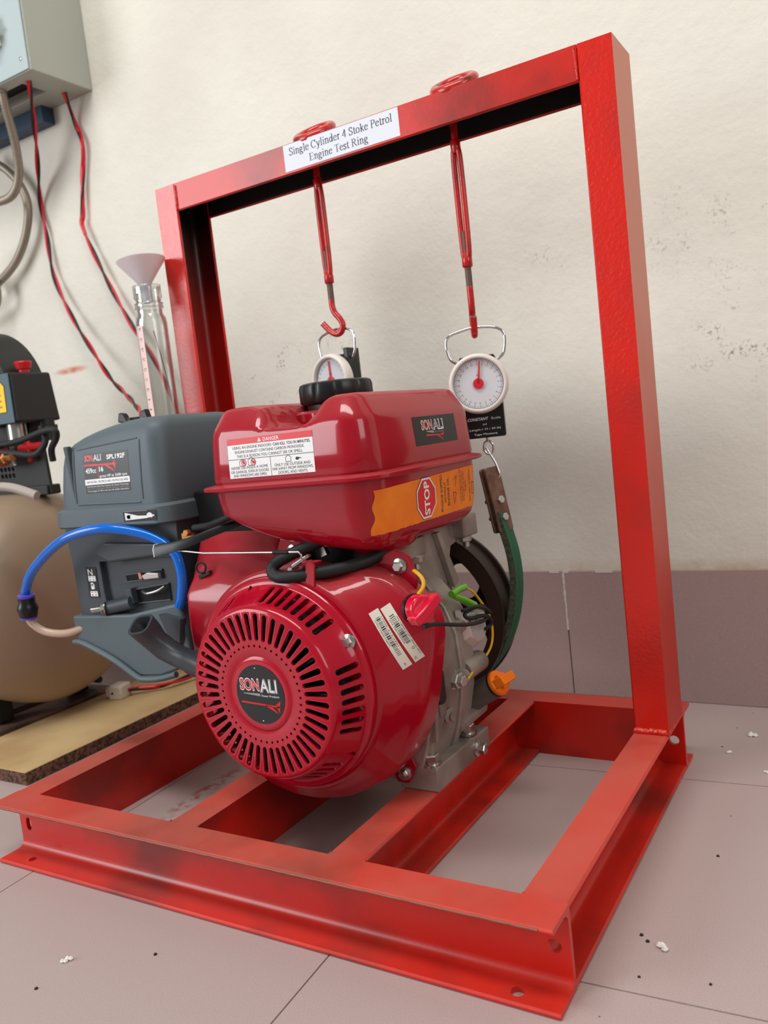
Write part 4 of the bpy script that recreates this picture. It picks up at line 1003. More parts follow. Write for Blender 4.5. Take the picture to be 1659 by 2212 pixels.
G().prism(rrect(196, 212, 170, 208, 6, 4), 'x', 512, 526).build('rubber_plug', RUBBER, eng, smooth=30, bevel=1)
g = G().hexnut((519, 246, 183), (1, -.2, 0), 9.5, 8, washer=1.15); g.hexnut((528, 244, 183), (1, -.2, 0), 6.5, 6); g.build('sensor_nut', STEEL, eng, smooth=25)
for sx, x0, x1 in ((1, 470, 517), (-1, 262, 306)):
    g = G().prism([(188, 75.2), (325, 75.2), (325, 99), (190, 102), (188, 100)], 'x', x0, x1); g.build('mounting_foot', ALU, eng, smooth=0, bevel=1.5)
for x, y in ((505, 200), (505, 292), (284, 200), (284, 292)):
    b = G().cyl((x, y, 100), (x, y, 130), 5.2, 16).build('mounting_stud', THREAD, eng)
    G().hexnut((x, y, 103), Z, 9.0, 8.5, washer=1.0).build('nut', STEEL, b, smooth=25)
    G().lathe((x, y, 101), Z, [(11.5, 0), (11.5, 2.4)], 28).build('washer', STEEL, b, smooth=30)
flange_bolt((517, 288, 86), X, 6.5, 12, eng, 'drain_bolt')
# dipstick
d = V(0.86, -0.1, 0.5).normalized(); p0 = V(503, 318, 136)
G().lathe(p0, d, [(17, 0), (15.5, 12), (15, 40), (13.5, 41)], 28).build('filler_tube', mat('dark_filler', (98, 92, 86), 0.5, 0.3), eng, smooth=30)
dc = G().lathe(p0 + d * 41, d, [(15, 0), (15.5, 1.5), (15.5, 6), (13, 8), (4, 9)], 28); dc.obox(p0 + d * 54, V(0, 0, 1).cross(d).normalized(), V(0, 0, 1).cross(d).normalized().cross(d), d, 14, 5.5, 8)
dc.obox(p0 + d * 51, V(0, 0, 1).cross(d).normalized(), V(0, 0, 1).cross(d).normalized().cross(d), d, 7, 9, 4); dc.build('dipstick_cap', ORCAP, eng, smooth=30, bevel=1.2)
G().lathe(p0 + d * 38.5, d, [(14.5, 0), (15.6, 1), (15.6, 2.5)], 24).build('seal_ring', BLACK, eng)
# ---- red switch, coil module, loose wires
d = V(0.9, -0.42, 0.1).normalized(); p0 = V(534, 152, 288)
G().lathe(p0 - d * 2, d, [(15.5, 0), (15.5, 4)], 28).build('switch_seal', BLACK, eng)
sw = G().lathe(p0 + d * 2, d, [(15, 0), (15, 10), (14, 13), (3, 13.5)], 28)
a1 = V(0, 0.1, 1).cross(d).normalized(); a2 = d.cross(a1)
q1 = (a1 * .8 + a2 * .6).normalized(); sw.obox(p0 + d * 16, q1, d.cross(q1), d, 19, 5, 8)
sw.build('engine_switch', mat('switch_red', (214, 8, 52), 0.2, coat=.5), eng, smooth=30, bevel=1.5)
G().tube([(519, 178, 322), (528, 170, 323), (538, 166, 316), (540, 162, 308), (535, 156, 300), (534, 152, 296)], 2.1, 10, smooth=5).build('yellow_lead', YWIRE, eng, smooth=60)
G().tube([(545, 146, 272), (548, 170, 268), (546, 205, 258), (541, 250, 246), (536, 290, 238), (534, 314, 236), (532, 322, 243), (532, 312, 252), (531, 286, 255), (530, 268, 253), (533, 272, 247), (535, 300, 243), (534, 322, 236), (533, 330, 226), (530, 318, 222)], 2.3, 10, smooth=5).build('black_lead', RUBBER, eng, smooth=60)
G().tube([(530, 262, 258), (534, 285, 257), (537, 308, 250), (535, 326, 240)], 2.0, 10, smooth=5).build('black_lead', RUBBER, eng, smooth=60)
G().tube([(519, 262, 277), (519, 278, 279), (519, 297, 278)], 4.2, 12).build('green_connector', GCON, eng)
G().tube([(519, 266, 275), (521, 285, 266), (523, 308, 253)], 4.4, 12, rf=lambda t: .8 + .4 * t).build('green_connector', GCON, eng)
G().tube([(519, 297, 278), (520, 315, 268), (521, 332, 252), (524, 345, 232), (525, 348, 214), (524, 343, 196), (524, 320, 186), (526, 290, 184), (534, 252, 183)], 1.5, 8, smooth=5).build('yellow_lead', YWIRE, eng, smooth=60)
g = G().loft([[V(x, y, z) for y, z in P_] for x, P_ in ((512, [(276, 256), (334, 244), (336, 214), (328, 200), (300, 198), (280, 214)]), (526, [(284, 250), (330, 240), (331, 218), (322, 210), (302, 210), (288, 222)]))])
g.build('charge_module', mat('bright_module', (205, 205, 200), 0.3, 0.5), eng, smooth=20, bevel=2)
for y, z in ((284, 243), (300, 240)): G().torus((527, y, z), X, 3.2, 1, 16, 6).build('module_eyelet', STEEL, eng)

# ---- air filter box
def ring_ac(z, x0, x1, y0, y1, r, drop=0.0):
    base = rrect(x0, x1, y0, y1, r, 8); out = []
    for i in range(len(base)):
        a = base[i]; b = base[(i + 1) % len(base)]; m_ = 1 if (i % 9) != 8 else 14
        for j in range(m_): out.append((a[0] + (b[0] - a[0]) * j / m_, a[1] + (b[1] - a[1]) * j / m_))
    def dz(x): t = max(0, (150 - x) / 150); return drop * t ** 1.7
    return [V(x, y, z - dz(x)) for x, y in out]
g = G()
g.loft([ring_ac(411.5, 8, 204, 152, 335, 20), ring_ac(412, 8, 204, 152, 335, 20), ring_ac(440, 11, 203.5, 153, 334, 20), ring_ac(470, 15, 203, 155, 332, 21, 3), ring_ac(490, 18, 202, 157, 330, 22, 12),
        ring_ac(503, 22, 201, 160, 327, 22, 22), ring_ac(511, 28, 199, 165, 322, 22, 27), ring_ac(516, 36, 194, 173, 314, 20, 29), ring_ac(518.5, 50, 184, 188, 300, 18, 27), ring_ac(520, 90, 150, 220, 260, 10, 20)])
acc = g.build('air_filter_cover', GREY_PL, eng, smooth=55)
g = G(); g.loft([ring_ac(388, 1, 209, 147, 340, 22), ring_ac(390, -1, 211, 145, 342, 22), ring_ac(409, 0, 210, 146, 341, 22), ring_ac(411, 2, 208, 148, 339, 22), ring_ac(412.5, 6, 205, 151, 336, 21)])
g.build('air_filter_base', GREY_PL, eng, smooth=40)
# raised surround of the label: four soft ribs with a gap each side
ab = bvh_of(acc)
pp = Print()
pan = [(0, 0), (108, 0), (108, 78), (0, 74)]
def rib(a, b, w_, h, m_=14):
    pts = []
    for i in range(m_ + 1):
        u = a[0] + (b[0] - a[0]) * i / m_; z = a[1] + (b[1] - a[1]) * i / m_
        hit, nn, _, _ = ab.ray_cast(V(u, 60, z) * S, V(0, 1, 0), 1.0)
        pts.append((hit / S) if hit is not None else V(u, 156, z))
    return G().tube(pts, w_, 8)
rib((50, 486), (48, 420), 1.4, 1).build('panel_rib', GREY_PL, acc, smooth=60)
rib((52, 418), (166, 416), 1.2, 1).build('panel_rib', GREY_PL, acc, smooth=60)
rib((170, 420), (172, 492), 1.2, 1).build('panel_rib', GREY_PL, acc, smooth=60)
rib((56, 488), (168, 494), 1.0, 1).build('panel_rib', GREY_PL, acc, smooth=60)
g = G().prism([(36, 494), (45, 494), (47, 420), (44, 420)], 'y', 152.5, 159.5); g.build('cover_groove', GREY_DK, acc, smooth=0, bevel=2)
pa = Print(); pa.rect(0, 82, 0, 50, BLK_P, 0, 8, 5)
pa.text('SON', 2, 41, 7, PINK_P, 1, width=15.5, align='l', bold=.05); pa.text('SON', 2.4, 41.2, 6.6, RED_P, 2, width=14.6, align='l'); pa.text('ALI', 18.5, 40.4, 8, GREY_P, 1, width=15, align='l', bold=.05); pa.text('ALI', 19, 40.6, 7.6, WHITE_G, 2, width=13.8, align='l', bold=-.01)
pa.text('SPL192F', 60, 41, 5.4, WHITE_G, 1, width=33, bold=.03)
pa.poly([(0, 34.8), (60, 33.2), (60, 35.2), (0, 36.8)], RED_P, 1); pa.poly([(38, 34), (56, 25), (54, 28), (46, 33)], RED_P, 1); pa.poly([(52, 34), (58, 40), (57, 33)], RED_P, 1); pa.poly([(54, 34), (58, 27), (58.5, 34)], RED_P, 1)
pa.text('459cc', 12.5, 25.5, 6, WHITE_G, 1, width=20, bold=.02); pa.rect(25, 25.8, 19, 33, RED_P, 1); pa.text('16', 32, 26.5, 6, WHITE_G, 1, width=8, bold=.03)
pa.text('gross HP at 3600 rpm', 53, 19, 3.4, WHITE_G, 1, width=50, bold=.01)
pa.rect(0, 82, 10.5, 17.5, WHITE_G, 1, 6, 1); pa.text('AIR FILTER | FILTRE À AIR | FILTRO DE AIRE', 41, 12.6, 2.8, INK, 2, width=76)
for k, t_ in enumerate(('Dual Element Quick Fast Cyclonic Air cleaner Technology', 'Filtre à air cyclonique à double élément technologie', 'Tecnología de filtro de aire de doble elemento')): pa.text(t_, 41, 7.4 - k * 2.9, 1.9, WHITE_G if k != 1 else GREY_P, 1, width=76)
pa.build('filter_label', acc, (69, 152, 431.5), X, V(0, 0.0, 1), bvh=ab)
pt = Print(); pt.rect(0, 56, 0, 13.5, BLK_P, 0, 2, 1); pt.poly([(3, 2), (42, 3.6), (42, 6.6), (26, 7), (3, 11.5)], WHITE_G, 1)
pt.disc(9, 6, 2.6, BLK_P, 2, 14); pt.poly([(5.4, 7), (12.6, 8.6), (13.4, 7.6), (6, 6)], BLK_P, 2); pt.poly([(6, 3.4), (7.4, 5), (11, 3.6), (12.4, 4.6), (12, 7), (7, 7)], BLK_P, 2)
pt.poly([(40, 5.2), (41.5, 8.6), (45, 10.4), (48.6, 9.8), (51, 7.6), (54, 7), (53.6, 5.6), (50.6, 5.6), (50, 4.2), (42, 4.2)], WHITE_G, 2)
pt.rect(1, 42, 12.6, 13.2, GREY_P, 1)
pt.build('throttle_sticker', acc, (139, 145.4, 393), X, Z, off=.3)
# carburettor cover
g = G()
g.prism([(-2, 388), (206, 388), (203, 350), (198, 300), (196, 282), (6, 267), (3, 345), (1, 352)], 'y', 166, 250)
cc = g.build('carburettor_cover', GREY_DK, eng, smooth=0, bevel=4)
g = G().prism([(57, 340), (200, 345), (196, 284), (62, 268), (58, 300)], 'y', 150, 174); cut(cc, g)
G().prism([(56, 341), (202, 346), (198, 283), (60, 267)], 'y', 173.5, 176).build('recess_floor', GREY_DK, cc, smooth=0)
g = G().prism([(54, 352), (84, 340), (200, 350), (202, 362), (80, 366)], 'y', 158, 167); g.build('cover_brow', GREY_DK, cc, smooth=0, bevel=3)
for (pts, nm) in (([(97, 321), (164, 328), (164, 317), (99, 312)], 'choke_window'), ([(110, 302), (172, 310), (172, 289), (113, 284)], 'fuel_window')):
    G().prism(pts, 'y', 172.5, 173.6).build(nm, DARK, cc, smooth=0)
    loop = [V(a, 172, b) for a, b in pts]; G().tube(loop + [loop[0]], 1.0, 6).build('window_rim', GREY_PL, cc)
G().prism([(135, 316), (162, 318), (162, 324), (142, 325), (132, 321)], 'y', 166, 172).build('choke_tab', mat('pale_metal_tab', (196, 188, 182), 0.4, .4), cc, smooth=0, bevel=1)
G().prism([(125, 316), (131, 317), (128, 325), (124, 324)], 'y', 168, 172).build('copper_tab', mat('copper', (196, 128, 108), 0.4, .6), cc, smooth=0)
G().tube([(128, 168, 300), (140, 163, 299), (158, 164, 302), (168, 168, 307)], 1.8, 8, smooth=4).build('fuel_lever', STEEL, cc, smooth=50)
G().prism([(100, 303), (112, 305), (114, 285), (100, 281)], 'y', 163, 173).build('lever_block', GREY_DK, cc, smooth=0, bevel=1)
G().tube([(64, 164, 279), (110, 166, 287)], 9, 16).build('stud_boss', GREY_DK, cc, smooth=50)
d = V(-.75, -.6, 0.0).normalized(); g = G().hexnut((64, 160, 279), d, 7.4, 5, washer=1.3); g.cyl((60, 157, 279), V(60, 157, 279) + d * 14, 3.2, 12); g.build('stud_nut', STEEL, cc, smooth=25)
pc = Print(); pc.rect(0, 20, 0, 41, BLK_P, 0); pc.text('N', 8, 30, 8.4, WHITE_G, 1, width=9)
for v_c, c1, c2 in ((22, GREY_P, GREEN_P), (1.5, RED_P, GREEN_P)):
    pc.rect(3, 17, v_c, v_c + 7, WHITE_G, 1)
    for u_c in (5, 11.5): pc.rect(u_c, u_c + 3.6, v_c + 5, v_c + 5.8, BLK_P, 2)
    pc.rect(5.2, 8.4, v_c + 1.2, v_c + 2.6, c1, 2); pc.rect(12, 14.8, v_c + 1.2, v_c + 2.6, c2, 2)
pc.rect(6, 11, 11, 20, WHITE_G, 1); pc.rect(7.2, 9.8, 15.6, 18.4, BLK_P, 2); pc.rect(11.6, 12.8, 11.4, 18, WHITE_G, 1)
pc.build('control_sticker', cc, (29, 165.6, 292.5), X, Z, off=.4)
# skirt
SK = [(-4, 268), (110, 272), (199, 288), (205, 262), (210, 216), (172, 200), (150, 193), (112, 191), (70, 210), (20, 228), (-2, 232)]
g = G().prism(SK, 'y', 158, 240); g.build('lower_skirt', GREY_PL, cc, smooth=0, bevel=3)
G().tube([(-5, 157, 233), (16, 156, 231), (70, 155, 212), (108, 155, 192), (122, 155, 188.5), (150, 155, 191), (180, 156, 198)], 4.0, 12, smooth=5).build('skirt_lip', GREY_PL, cc, smooth=60)
# breather boot: open horn running into the recoil cover side
ST = [((181, 110, 274), (.1, .66, -.74), 19, 15), ((184, 116, 264), (.15, .5, -.85), 18, 14), ((190, 121, 252), (.4, .3, -.85), 15, 12), ((201, 126, 240), (.75, .15, -.6), 14, 12.5), ((217, 128, 232), (.93, 0, -.3), 12.5, 12.5), ((238, 126, 227), (.97, -.05, -.2), 12.5, 12.5), ((240, 126, 226.5), (.97, -.05, -.2), 13.6, 13.6), ((262, 124, 221), (.97, -.05, -.2), 13.6, 13.6)]
def bring(c_, d_, ra, rb):
    d_ = V(*d_).normalized(); c_ = V(*c_); sd = V(0, 1, 0).cross(d_).normalized(); sd = sd if sd.x + sd.z > 0 else -sd; w2 = d_.cross(sd).normalized(); out = []
    for k in range(24):
        a = 2 * PI * k / 24; q = 1 - .08 * math.cos(4 * a); out.append(c_ + sd * ra * q * math.cos(a) + w2 * rb * q * math.sin(a))
    return out
RB = [bring(*q) for q in ST]; g = G(); g.loft(RB, cap0=False)
inn = [[V(*q[0]) + (p - V(*q[0])) * .8 for p in r] for q, r in zip(ST[:4], RB[:4])]
g.loft([RB[0]] + inn, cap0=False, cap1=True)
g.build('breather_boot', mat('boot_rubber', (48, 52, 56), 0.45), eng, smooth=60)
g = G().loft([[V(*p) for p in q] for q in ([(170, 150, 276), (206, 150, 270), (200, 158, 240), (186, 158, 215)], [(176, 160, 276), (206, 160, 270), (200, 160, 240), (190, 160, 215)])]); g.build('boot_web', GREY_DK, eng, smooth=0)
# wing nut and cover latch on top of the filter box
g = G().cyl((80, 240, 512), (80, 240, 524), 12, 20)
for s_ in (-1, 1): g.prism([(80 + s_ * 8, 516), (80 + s_ * 16, 531), (80 + s_ * 26, 533), (80 + s_ * 30, 520)], 'y', 236, 244)
g.build('wing_nut', BLACK, eng, smooth=0, bevel=2)
# inner cable and hose stubs seen between filter box and tank
g = G().tube([(330, 128, 396), (300, 135, 388), (272, 150, 383), (240, 160, 380)], 4, 10, smooth=4); g.build('control_cable', RUBBER, eng, smooth=60)
G().box(206, 300, 200, 340, 300, 420).build('carburettor_body', DARK, eng, bevel=3)

# ================================================================== FUEL TUBE
tu = thing('fuel_hose', 'bright blue hose looping out of the engine to a black push fitting', 'hose', (60, 140, 300))
P = [(200, 158, 284), (206, 158, 298), (211, 158, 325), (205, 157, 351), (182, 152, 370), (150, 142, 382), (110, 130, 388), (62, 122, 381), (20, 122, 364), (-18, 124, 342), (-38, 126, 326), (-52, 128, 308)]
G().tube(P, 6.2, 16, smooth=6).build('blue_tube', BLUE_T, tu, smooth=60)
a = V(-52, 128, 303); d = V(-.12, .04, -1).normalized()
G().lathe(a - d * 2, d, [(9, 0), (11, 1), (11, 5)], 24).build('collar', PURPLE, tu, smooth=40)
G().lathe(a + d * 2, d, [(11, 0), (11, 8), (12.5, 11), (14, 16), (13, 20), (12, 26), (11, 28)], 24).build('push_fitting', BLACK, tu, smooth=40)
G().lathe(a + d * 29, d, [(11.5, 0), (11.5, 2.4)], 24).build('collar', PURPLE, tu, smooth=40)
P = [a + d * 31, V(-52, 132, 262), V(-38, 140, 250), V(-10, 152, 246), V(20, 168, 254), V(45, 185, 262)]
G().tube(P, 5.2, 14, smooth=6).build('beige_tube', TAN_T, tu, smooth=60)
G().tube([(-12, 158, 243), (12, 166, 249), (40, 182, 258)], 1.6, 8, smooth=4).build('yellow_wire', YWIRE, tu, smooth=60)

# ================================================================== MEASURING CYLINDER
mc = thing('measuring_cylinder', 'clear plastic graduated cylinder standing behind the grey filter box by the left post', 'measuring cylinder', (0, 374, 300))
cx, cy = 0, 374
prof = [(23.5, 300), (23.5, 668), (22.5, 676), (20, 680), (19, 684), (19, 690), (21, 692), (21, 697), (19, 699), (19, 704), (21, 706), (21, 722), (20, 724)]
g = G().lathe((cx, cy, 0), Z, prof, 40, cap0=True, cap1=False); g.build('clear_wall', TUBEGL, mc, smooth=50)
G().lathe((cx, cy, 0), Z, [(22, 302), (22, 668), (18, 680), (17.6, 722)], 36, cap0=False, cap1=False).build('inner_wall', TUBEGL, mc, smooth=50)
for z, r in ((724, 20.5), (697.5, 20.8), (691, 20.8)): G().torus((cx, cy, z), Z, r, 0.8, 40, 8).build('rim_ring', GLASS, mc, smooth=60)
def cylfn(u, v, h):
    a = math.radians(-92) + u / 23.8; r = 23.8 + h; return V(cx + r * math.cos(a), cy + r * math.sin(a), 420 + v)
ps = Print(); ps.rect(-8, 5, 0, 244, SCALETAPE, 0, 4, 1)
for k in range(1, 17):
    v_ = 15 * k - 1 ; ps.rect(-7.6, -3, v_, v_ + .5, INK, 1); ps.text(str(k), 1.4, v_, 4.2, INK, 1, rot=PI / 2)
    for q in range(1, 5): ps.rect(-7.6, -5.6, v_ + q * 3, v_ + q * 3 + .3, INK, 1)
ps.build('graduated_tape', mc, (0, 0, 0), X, Z, fn=cylfn)
G().tube([(cx + 4, cy + 20, 430), (cx + 6, cy + 21, 500), (cx - 4, cy + 18, 600), (cx - 12, cy + 14, 660)], 0.8, 6, smooth=4).build('thin_thread', mat('purple_thread', (110, 84, 96), .7), mc)
g = G().torus((cx, cy, 560), Z, 25, 1.6, 40, 8); g.box(4, 14, 396, 407, 554, 566); g.torus((cx, cy, 400), Z, 25, 1.6, 40, 8); g.box(4, 14, 396, 407, 394, 406)
clampring = G().torus((cx, cy, 440), Z, 24.8, 1.5, 40, 8).box(10, 20, 392, 407, 434, 446).torus((cx, cy, 330), Z, 24.8, 1.5, 40, 8).box(10, 20, 392, 407, 324, 336).build('holding_ring', STEEL, mc, smooth=50)
fn_ = thing('funnel', 'small milky white plastic funnel stuck in the top of the clear cylinder', 'funnel', (cx, cy, 700))
G().lathe((cx, cy, 700), V(-.07, 0, 1), [(7, 0), (8, 22), (10, 28), (36, 62), (36.5, 64), (35.6, 63.6), (9, 28), (6, 0)], 48, cap0=False, cap1=False).build('cone', FUNNEL, fn_, smooth=50)
for o_ in (fn_,): pass

# ================================================================== CHIPBOARD, TIMBER, PLUG
bd = thing('chipboard', 'pale laminated chipboard offcut lying beside the left rail of the frame', 'board', (-283, 440, 0))
g = G(); g.box(-379, -180, 168, 724, 0.5, 20); o_ = g.build('core', BOARDE, bd, smooth=0, bevel=.6)
G().box(-379, -180, 168, 724, 19.8, 21).build('laminate', BOARD, bd, smooth=0, bevel=.4)
for k, (x0, x1, z1, lab) in enumerate(((-452, -387, 26, 'dark stained timber plank under the compressor, nearer the chipboard'), (-560, -470, 30, 'dark stained timber plank farther under the compressor'))):
    tag(G().box(x0, x1, 60 + 20 * k, 520 - 10 * k, 0.3, z1).build('timber_plank', DWOOD, smooth=0, bevel=2, loc=((x0 + x1) / 2, 350, 0)), lab, 'plank', 'planks under the compressor')
pg = thing('mains_plug', 'dirty white two-pin mains plug lying on the chipboard', 'plug', (-325, 476, 20))
u_ = V(.97, .22, 0).normalized(); v_ = V(-.22, .97, 0).normalized(); c = V(-325, 478, 34)
g = G().obox(c + u_ * 3, u_, v_, V(0, 0, 1), 15, 17, 14); g.obox(c - u_ * 15, u_, v_, V(0, 0, 1), 7, 13, 10)
g.build('plug_body', PLUGW, pg, smooth=30, bevel=4)
for s_ in (-1, 1): G().cyl(c - u_ * 20 + v_ * 8 * s_, c - u_ * 38 + v_ * 8 * s_, 2.1, 12).build('pin', BRASS, pg)
G().cyl(c - v_ * 16.8 - u_ * 2, c - v_ * 17.6 - u_ * 2, 2.4, 12).build('screw_hole', DARK, pg)

# ================================================================== RED AND BLACK CABLES
def twisted(name, label, P, parts=(), k=10, r=2.7, tw=0.035):
    P = spline([Vector(p) for p in P], k)
    t = thing(name, label, 'cable', P[0], None)
    L = 0; A = []; Bq = []; prev = None
    for i, p in enumerate(P):
        d_ = (P[min(i + 1, len(P) - 1)] - P[max(i - 1, 0)]).normalized()
        if prev is None: u, v, _ = frame_of(d_)
        else: u = (prev - d_ * prev.dot(d_)).normalized(); v = d_.cross(u)
        prev = u
        if i: L += (p - P[i - 1]).length
        a = L * tw; q = u * math.cos(a) + v * math.sin(a); A.append(p + q * r); Bq.append(p - q * r)
    G().tube(A, r, 8).build('red_core', WRED, t, smooth=60); G().tube(Bq, r, 8).build('black_core', WBLK, t, smooth=60)
    for a, b, rr in parts:
        n = len(P) - 1; seg = P[int(a * n):int(b * n) + 1]
        G().tube(seg, rr, 10, rf=lambda q: 0.8 + .3 * abs(math.sin(q * 9))).build('tape_wrap', TAPE, t, smooth=60)
    return t
# pixel-measured runs turned into room points: they hang close to the wall and come forward lower down
C1 = [(-484, 612, 1238), (-520, 640, 1205), (-575, 680, 1142), (-640, 722, 1060), (-636, 722, 985), (-627, 718, 890), (-575, 708, 790), (-505, 694, 700), (-440, 670, 640), (-330, 610, 590), (-205, 520, 548), (-88, 405, 515), (-50, 354, 470), (-42, 352, 390), (-40, 350, 300)]
C2 = [(-484, 696, 1238), (-495, 722, 1190), (-480, 722, 1135), (-498, 722, 1060), (-508, 720, 1000), (-510, 718, 965), (-458, 716, 848), (-400, 712, 745), (-330, 705, 640), (-250, 690, 450), (-190, 660, 220), (-180, 640, 100), (-235, 610, 40), (-262, 540, 30), (-300, 500, 33), (-306, 486, 34)]
twisted('twisted_cable', 'red and black twisted cable running from the wall box down behind the grey filter box', C1, ((.80, .9, 3.6), (.0, .06, 3.4)))
twisted('twisted_cable', 'red and black twisted cable with taped joints, ending in the white plug', C2, ((.0, .10, 3.6), (.12, .34, 4.2), (.88, .93, 4.0)))

# ================================================================== WALL BOX, CONDUITS
bx = thing('electrical_box', 'grey enamelled steel electrical box fixed high on the wall at upper left', 'electrical box', (-640, 655, 1237))
ob = G().box(-840, -438, 584, 731, 1237, 1700).build('box_body', BOXPNT, bx, smooth=0, bevel=1.5)
cut(ob, G().box(-800, -505, 612, 668, 1225, 1262))
G().box(-799.5, -505.5, 612.5, 667.5, 1258, 1261).build('box_interior', DARK, bx, smooth=0)
G().box(-840, -442, 580.5, 583.5, 1239, 1700).build('front_plate', BOXFRONT, bx, smooth=0, bevel=.8)
G().box(-626, -596, 583, 584.4, 1300, 1302).build('bracket_strip', BOXPNT, bx)
for z in (1262, 1420): G().lathe((-460, 580.4, z), NY, [(4, 0), (3.2, 1.4), (1, 1.6)], 16).build('cover_screw', STEEL, bx, smooth=30)
br = thing('breaker_switch', 'cream plastic switch block on the front of the grey wall box', 'switch', (-520, 570, 1300))
G().box(-560, -508, 556, 580, 1300, 1354).build('switch_body', CREAMPL, br, smooth=0, bevel=2)
G().lathe((-507, 568, 1328), X, [(4, 0), (5, 3), (5, 9), (3, 11)], 16).build('black_knob', BLACK, br, smooth=30)
G().lathe((-524, 555.8, 1308), NY, [(4.5, 0), (4, 1.5)], 20).build('green_lamp', GREEN_P, br)
G().tube([(-516, 566, 1300), (-515, 566, 1288)], 1.2, 6).build('wire_tail', RUBBER, br)
st = tag(G().box(-1000, -565, 700, 731, 1203, 1236.5).build('strut_bar', STRUT, smooth=0, bevel=1, loc=(-780, 715, 1203)), 'dark blue steel strut on the wall just below the grey box', 'strut')
def conduit(P, r, label):
    P = spline([Vector(p) for p in P], 26)
    n = len(P)
    L = [0]
    for i in range(1, n): L.append(L[-1] + (P[i] - P[i - 1]).length)
    o_ = G().tube(P, r, 14, rf=lambda t: 1 + 0.06 * math.sin(t * L[-1] * 1.1)).build('flexible_conduit', CONDUIT, smooth=60, loc=P[0])
    return tag(o_, label, 'conduit', 'braided conduits at the left edge')
conduit([(-555, 600, 1245), (-560, 606, 1215), (-590, 640, 1150), (-620, 660, 1095), (-660, 660, 1060), (-740, 650, 1060)], 9, 'braided conduit dropping from the box and curling off to the left')
conduit([(-770, 690, 1180), (-712, 700, 1140), (-676, 705, 1095), (-664, 706, 1045), (-690, 706, 985), (-745, 706, 935), (-830, 706, 900)], 9, 'braided conduit arching down beside the wall lower left of the box')
conduit([(-900, 690, 930), (-815, 690, 915), (-795, 690, 885), (-815, 690, 850), (-900, 690, 830)], 9, 'short bulge of braided conduit at the very left edge')

# ================================================================== AIR COMPRESSOR
cp = thing('air_compressor', 'tan tank air compressor with black pump shroud behind the board at left', 'compressor', (-420, 385, 30))
c = V(-285, 385, 240)
prof = [(190, -520), (190, -90), (187, -65), (176, -40), (155, -20), (120, -6), (70, 3), (20, 6), (1, 6.2)]
G().lathe(c, X, prof, 72).build('air_tank', TANPAINT, cp, smooth=60)
for x, y in ((-432, 470), (-432, 305)):
    G().box(x - 22, x + 14, y - 16, y + 16, 27, 82).build('tank_foot', RUBBER, cp, smooth=0, bevel=4)
g = G().box(-560, -300, 372, 400, 423, 440); g.build('mount_plate', CMP_BLK, cp, bevel=2)
pl_ = G().prism([(-520, 425), (-296, 425), (-300, 515), (-520, 530)], 'y', 376, 382).build('mesh_guard', CMP_BLK, cp, smooth=0, bevel=1)
g = G()
for k in range(4):
    for j in range(2): g.lathe((-425 + k * 11, 370, 462 + j * 12 + (k % 2) * 0), Y, [(4.2, 0), (4.2, 20)], 8)
cut(pl_, g)
# pressure switch with sticker
sw = G().loft([[V(*p) for p in q] for q in ([(-470, 357, 553), (-334, 357, 553), (-334, 449, 553), (-470, 449, 553)], [(-470, 358, 566), (-335, 358, 566), (-335, 448, 566), (-470, 448, 566)], [(-470, 361, 640), (-339, 361, 640), (-339, 444, 640), (-470, 444, 640)])]).build('pressure_switch', CMP_BLK, cp, smooth=0, bevel=4)
G().loft([[V(*p) for p in q] for q in ([(-470, 355, 553), (-337, 355, 553), (-337, 357, 553), (-470, 357, 553)], [(-470, 358.5, 639), (-341, 358.5, 639), (-341, 361, 639), (-470, 361, 639)])]).build('switch_front', CMP_TEAL, cp, smooth=0, bevel=1)
py = Print(); py.poly([(0, 0), (60, 0), (60, 44), (40, 62), (10, 62), (0, 44)], YELLOW, 0); py.poly([(14, 40), (40, 40), (27, 56)], BLK_P, 1)
for k in range(3): py.rect(8, 50, 28 - k * 10, 31 - k * 10, mat('ochre_print', (170, 130, 20), .5), 1)
py.build('warning_label', cp, (-414, 355.6, 573), X, V(0, .035, 1), off=.8)
G().lathe((-354, 402, 640), Z, [(9, 0), (9, 6), (12, 7), (15, 18), (14, 20)], 24).build('red_knob', CMP_RED, cp, smooth=0)
# belt guard / fan housing arc
g = G()
rings = []
for i in range(33):
    a = PI * i / 32; rings.append([V(-500 + rr * math.cos(a), y, 592 + rr * math.sin(a)) for rr, y in ((135, 372), (139, 372), (140, 450), (135, 450))])
g.loft(rings); g.build('fan_housing', CMP_BLK, cp, smooth=50)
g = G()
for r_ in (35, 60, 85, 110, 130): g.torus((-500, 380, 592), Y, r_, 1.8, 48, 6, a0=0, a1=PI)
g.build('fan_grille', STEEL, cp, smooth=50)
G().lathe((-500, 410, 592), Y, [(134, 0), (134, 38)], 48).build('fan_backplate', CMP_BLK, cp, smooth=40)
G().cyl((-500, 500, 46), (-402, 500, 44), 7, 14).build('axle_bar', CMP_BLK, cp)
G().box(-500, -440, 490, 512, 40, 90).build('axle_lug', CMP_BLK, cp, bevel=2)
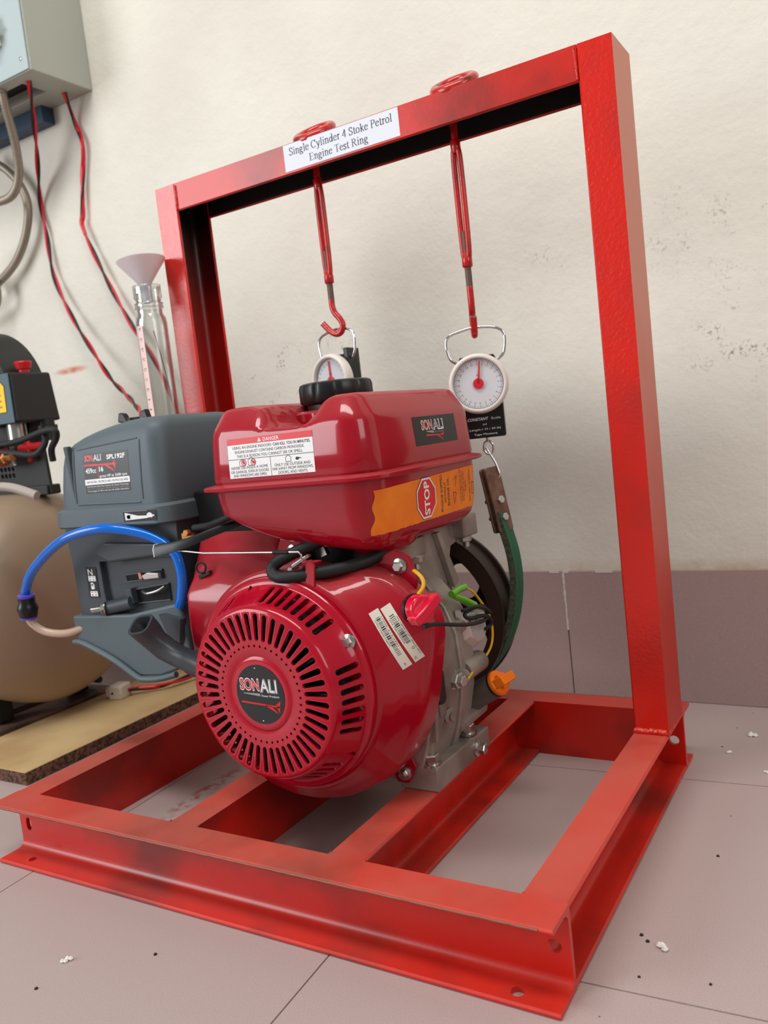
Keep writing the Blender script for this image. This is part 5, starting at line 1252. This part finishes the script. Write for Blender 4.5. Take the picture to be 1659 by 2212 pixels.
# manifold
g = G().cyl((-345, 425, 556), (-345, 425, 518), 14, 20); g.cyl((-345, 425, 545), (-345, 425, 538), 18, 20); g.build('cable_gland', CMP_BLK, cp)
G().cyl((-385, 392, 556), (-385, 392, 480), 17, 20).build('unloader_stem', STEEL, cp)
g = G().hexnut((-368, 345, 494), V(1, -.3, 0), 11, 18); g.cyl((-368, 345, 494), (-400, 352, 494), 14, 18); g.cyl((-352, 341, 494), (-326, 334, 494), 6, 16); g.build('brass_valve', BRASS, cp, smooth=25)
G().tube([(-330, 366, 528), (-326, 366, 512), (-322, 366, 496), (-326, 366, 484)], 4.5, 8).cyl((-345, 364, 508), (-290, 368, 509), 6, 10).build('red_tap', CMP_RED, cp)
G().cyl((-560, 350, 508), (-378, 356, 508), 6, 14).build('red_pipe', CMP_RED, cp)
G().tube([(-520, 352, 522), (-400, 348, 518), (-320, 345, 520), (-255, 345, 530), (-228, 348, 530), (-230, 352, 518), (-252, 356, 500), (-258, 360, 480)], 5.5, 12, smooth=6).build('power_cord', RUBBER, cp, smooth=60)
G().tube([(-262, 362, 535), (-256, 352, 520), (-260, 345, 503), (-282, 342, 494), (-330, 340, 500), (-390, 340, 508)], 5.5, 12, smooth=6).build('power_cord', RUBBER, cp, smooth=60)
G().tube([(-500, 400, 440), (-420, 398, 500), (-400, 396, 530)], 2.5, 8, smooth=3).build('thin_cord', RUBBER, cp)
# grey hose stub with taped tee
hs = tag(G().tube([(-150, 240, 430), (-200, 230, 447), (-250, 215, 448), (-290, 200, 430), (-310, 196, 400), (-306, 196, 380)], 7, 14, smooth=6).tube([(-318, 196, 392), (-290, 196, 364)], 9, 14).build('hose_stub', mat('dirty_grey_hose', (170, 160, 150), .5), smooth=60, loc=(-250, 215, 380)), 'dirty grey hose stub with a taped tee end, lying over the tan tank', 'hose')

# ================================================================== FLOOR CRUMBS
random.seed(11)
for x, y, r, lab in ((762, 118, 7, 'white plaster crumb on the floor at lower right'), (774, 610, 8, 'largest white plaster flake on the floor right of the rear corner'), (752, 549, 5, 'thin white flake just in front of the largest flake'),
                     (252, -101, 5.5, 'white crumb on the near floor at lower left'), (801, 498, 4, 'white crumb at the right edge of the floor')):
    g = G()
    for k in range(4):
        q = V(x + random.uniform(-r, r) * .6, y + random.uniform(-r, r) * .6, r * .28 + random.uniform(0, .2))
        g.lathe(q, Z, [(r * .3, -r * .28), (r * .45, 0), (r * .2, r * .3)], 7)
    tag(g.build('plaster_crumb', CRUMB, smooth=0, loc=(x, y, 0)), lab, 'crumb', 'white crumbs on the floor')
g = G()
for k in range(46):
    x, y = random.uniform(650, 1000), random.uniform(-60, 700)
    if x < 725: continue
    r = random.uniform(.6, 1.9); g.lathe((x, y, 0), Z, [(r, 0), (r * .6, r * .7)], 5)
for x, y in ((635, 187), (741, 129), (748, 122), (260, -140), (330, -60)): g.lathe((x, y, 0), Z, [(2, 0), (1.2, 1.4)], 6)
s_ = tag(g.build('floor_grit', SPECK, smooth=0), 'scattered dark grit specks on the floor tiles', 'grit'); s_['kind'] = 'stuff'
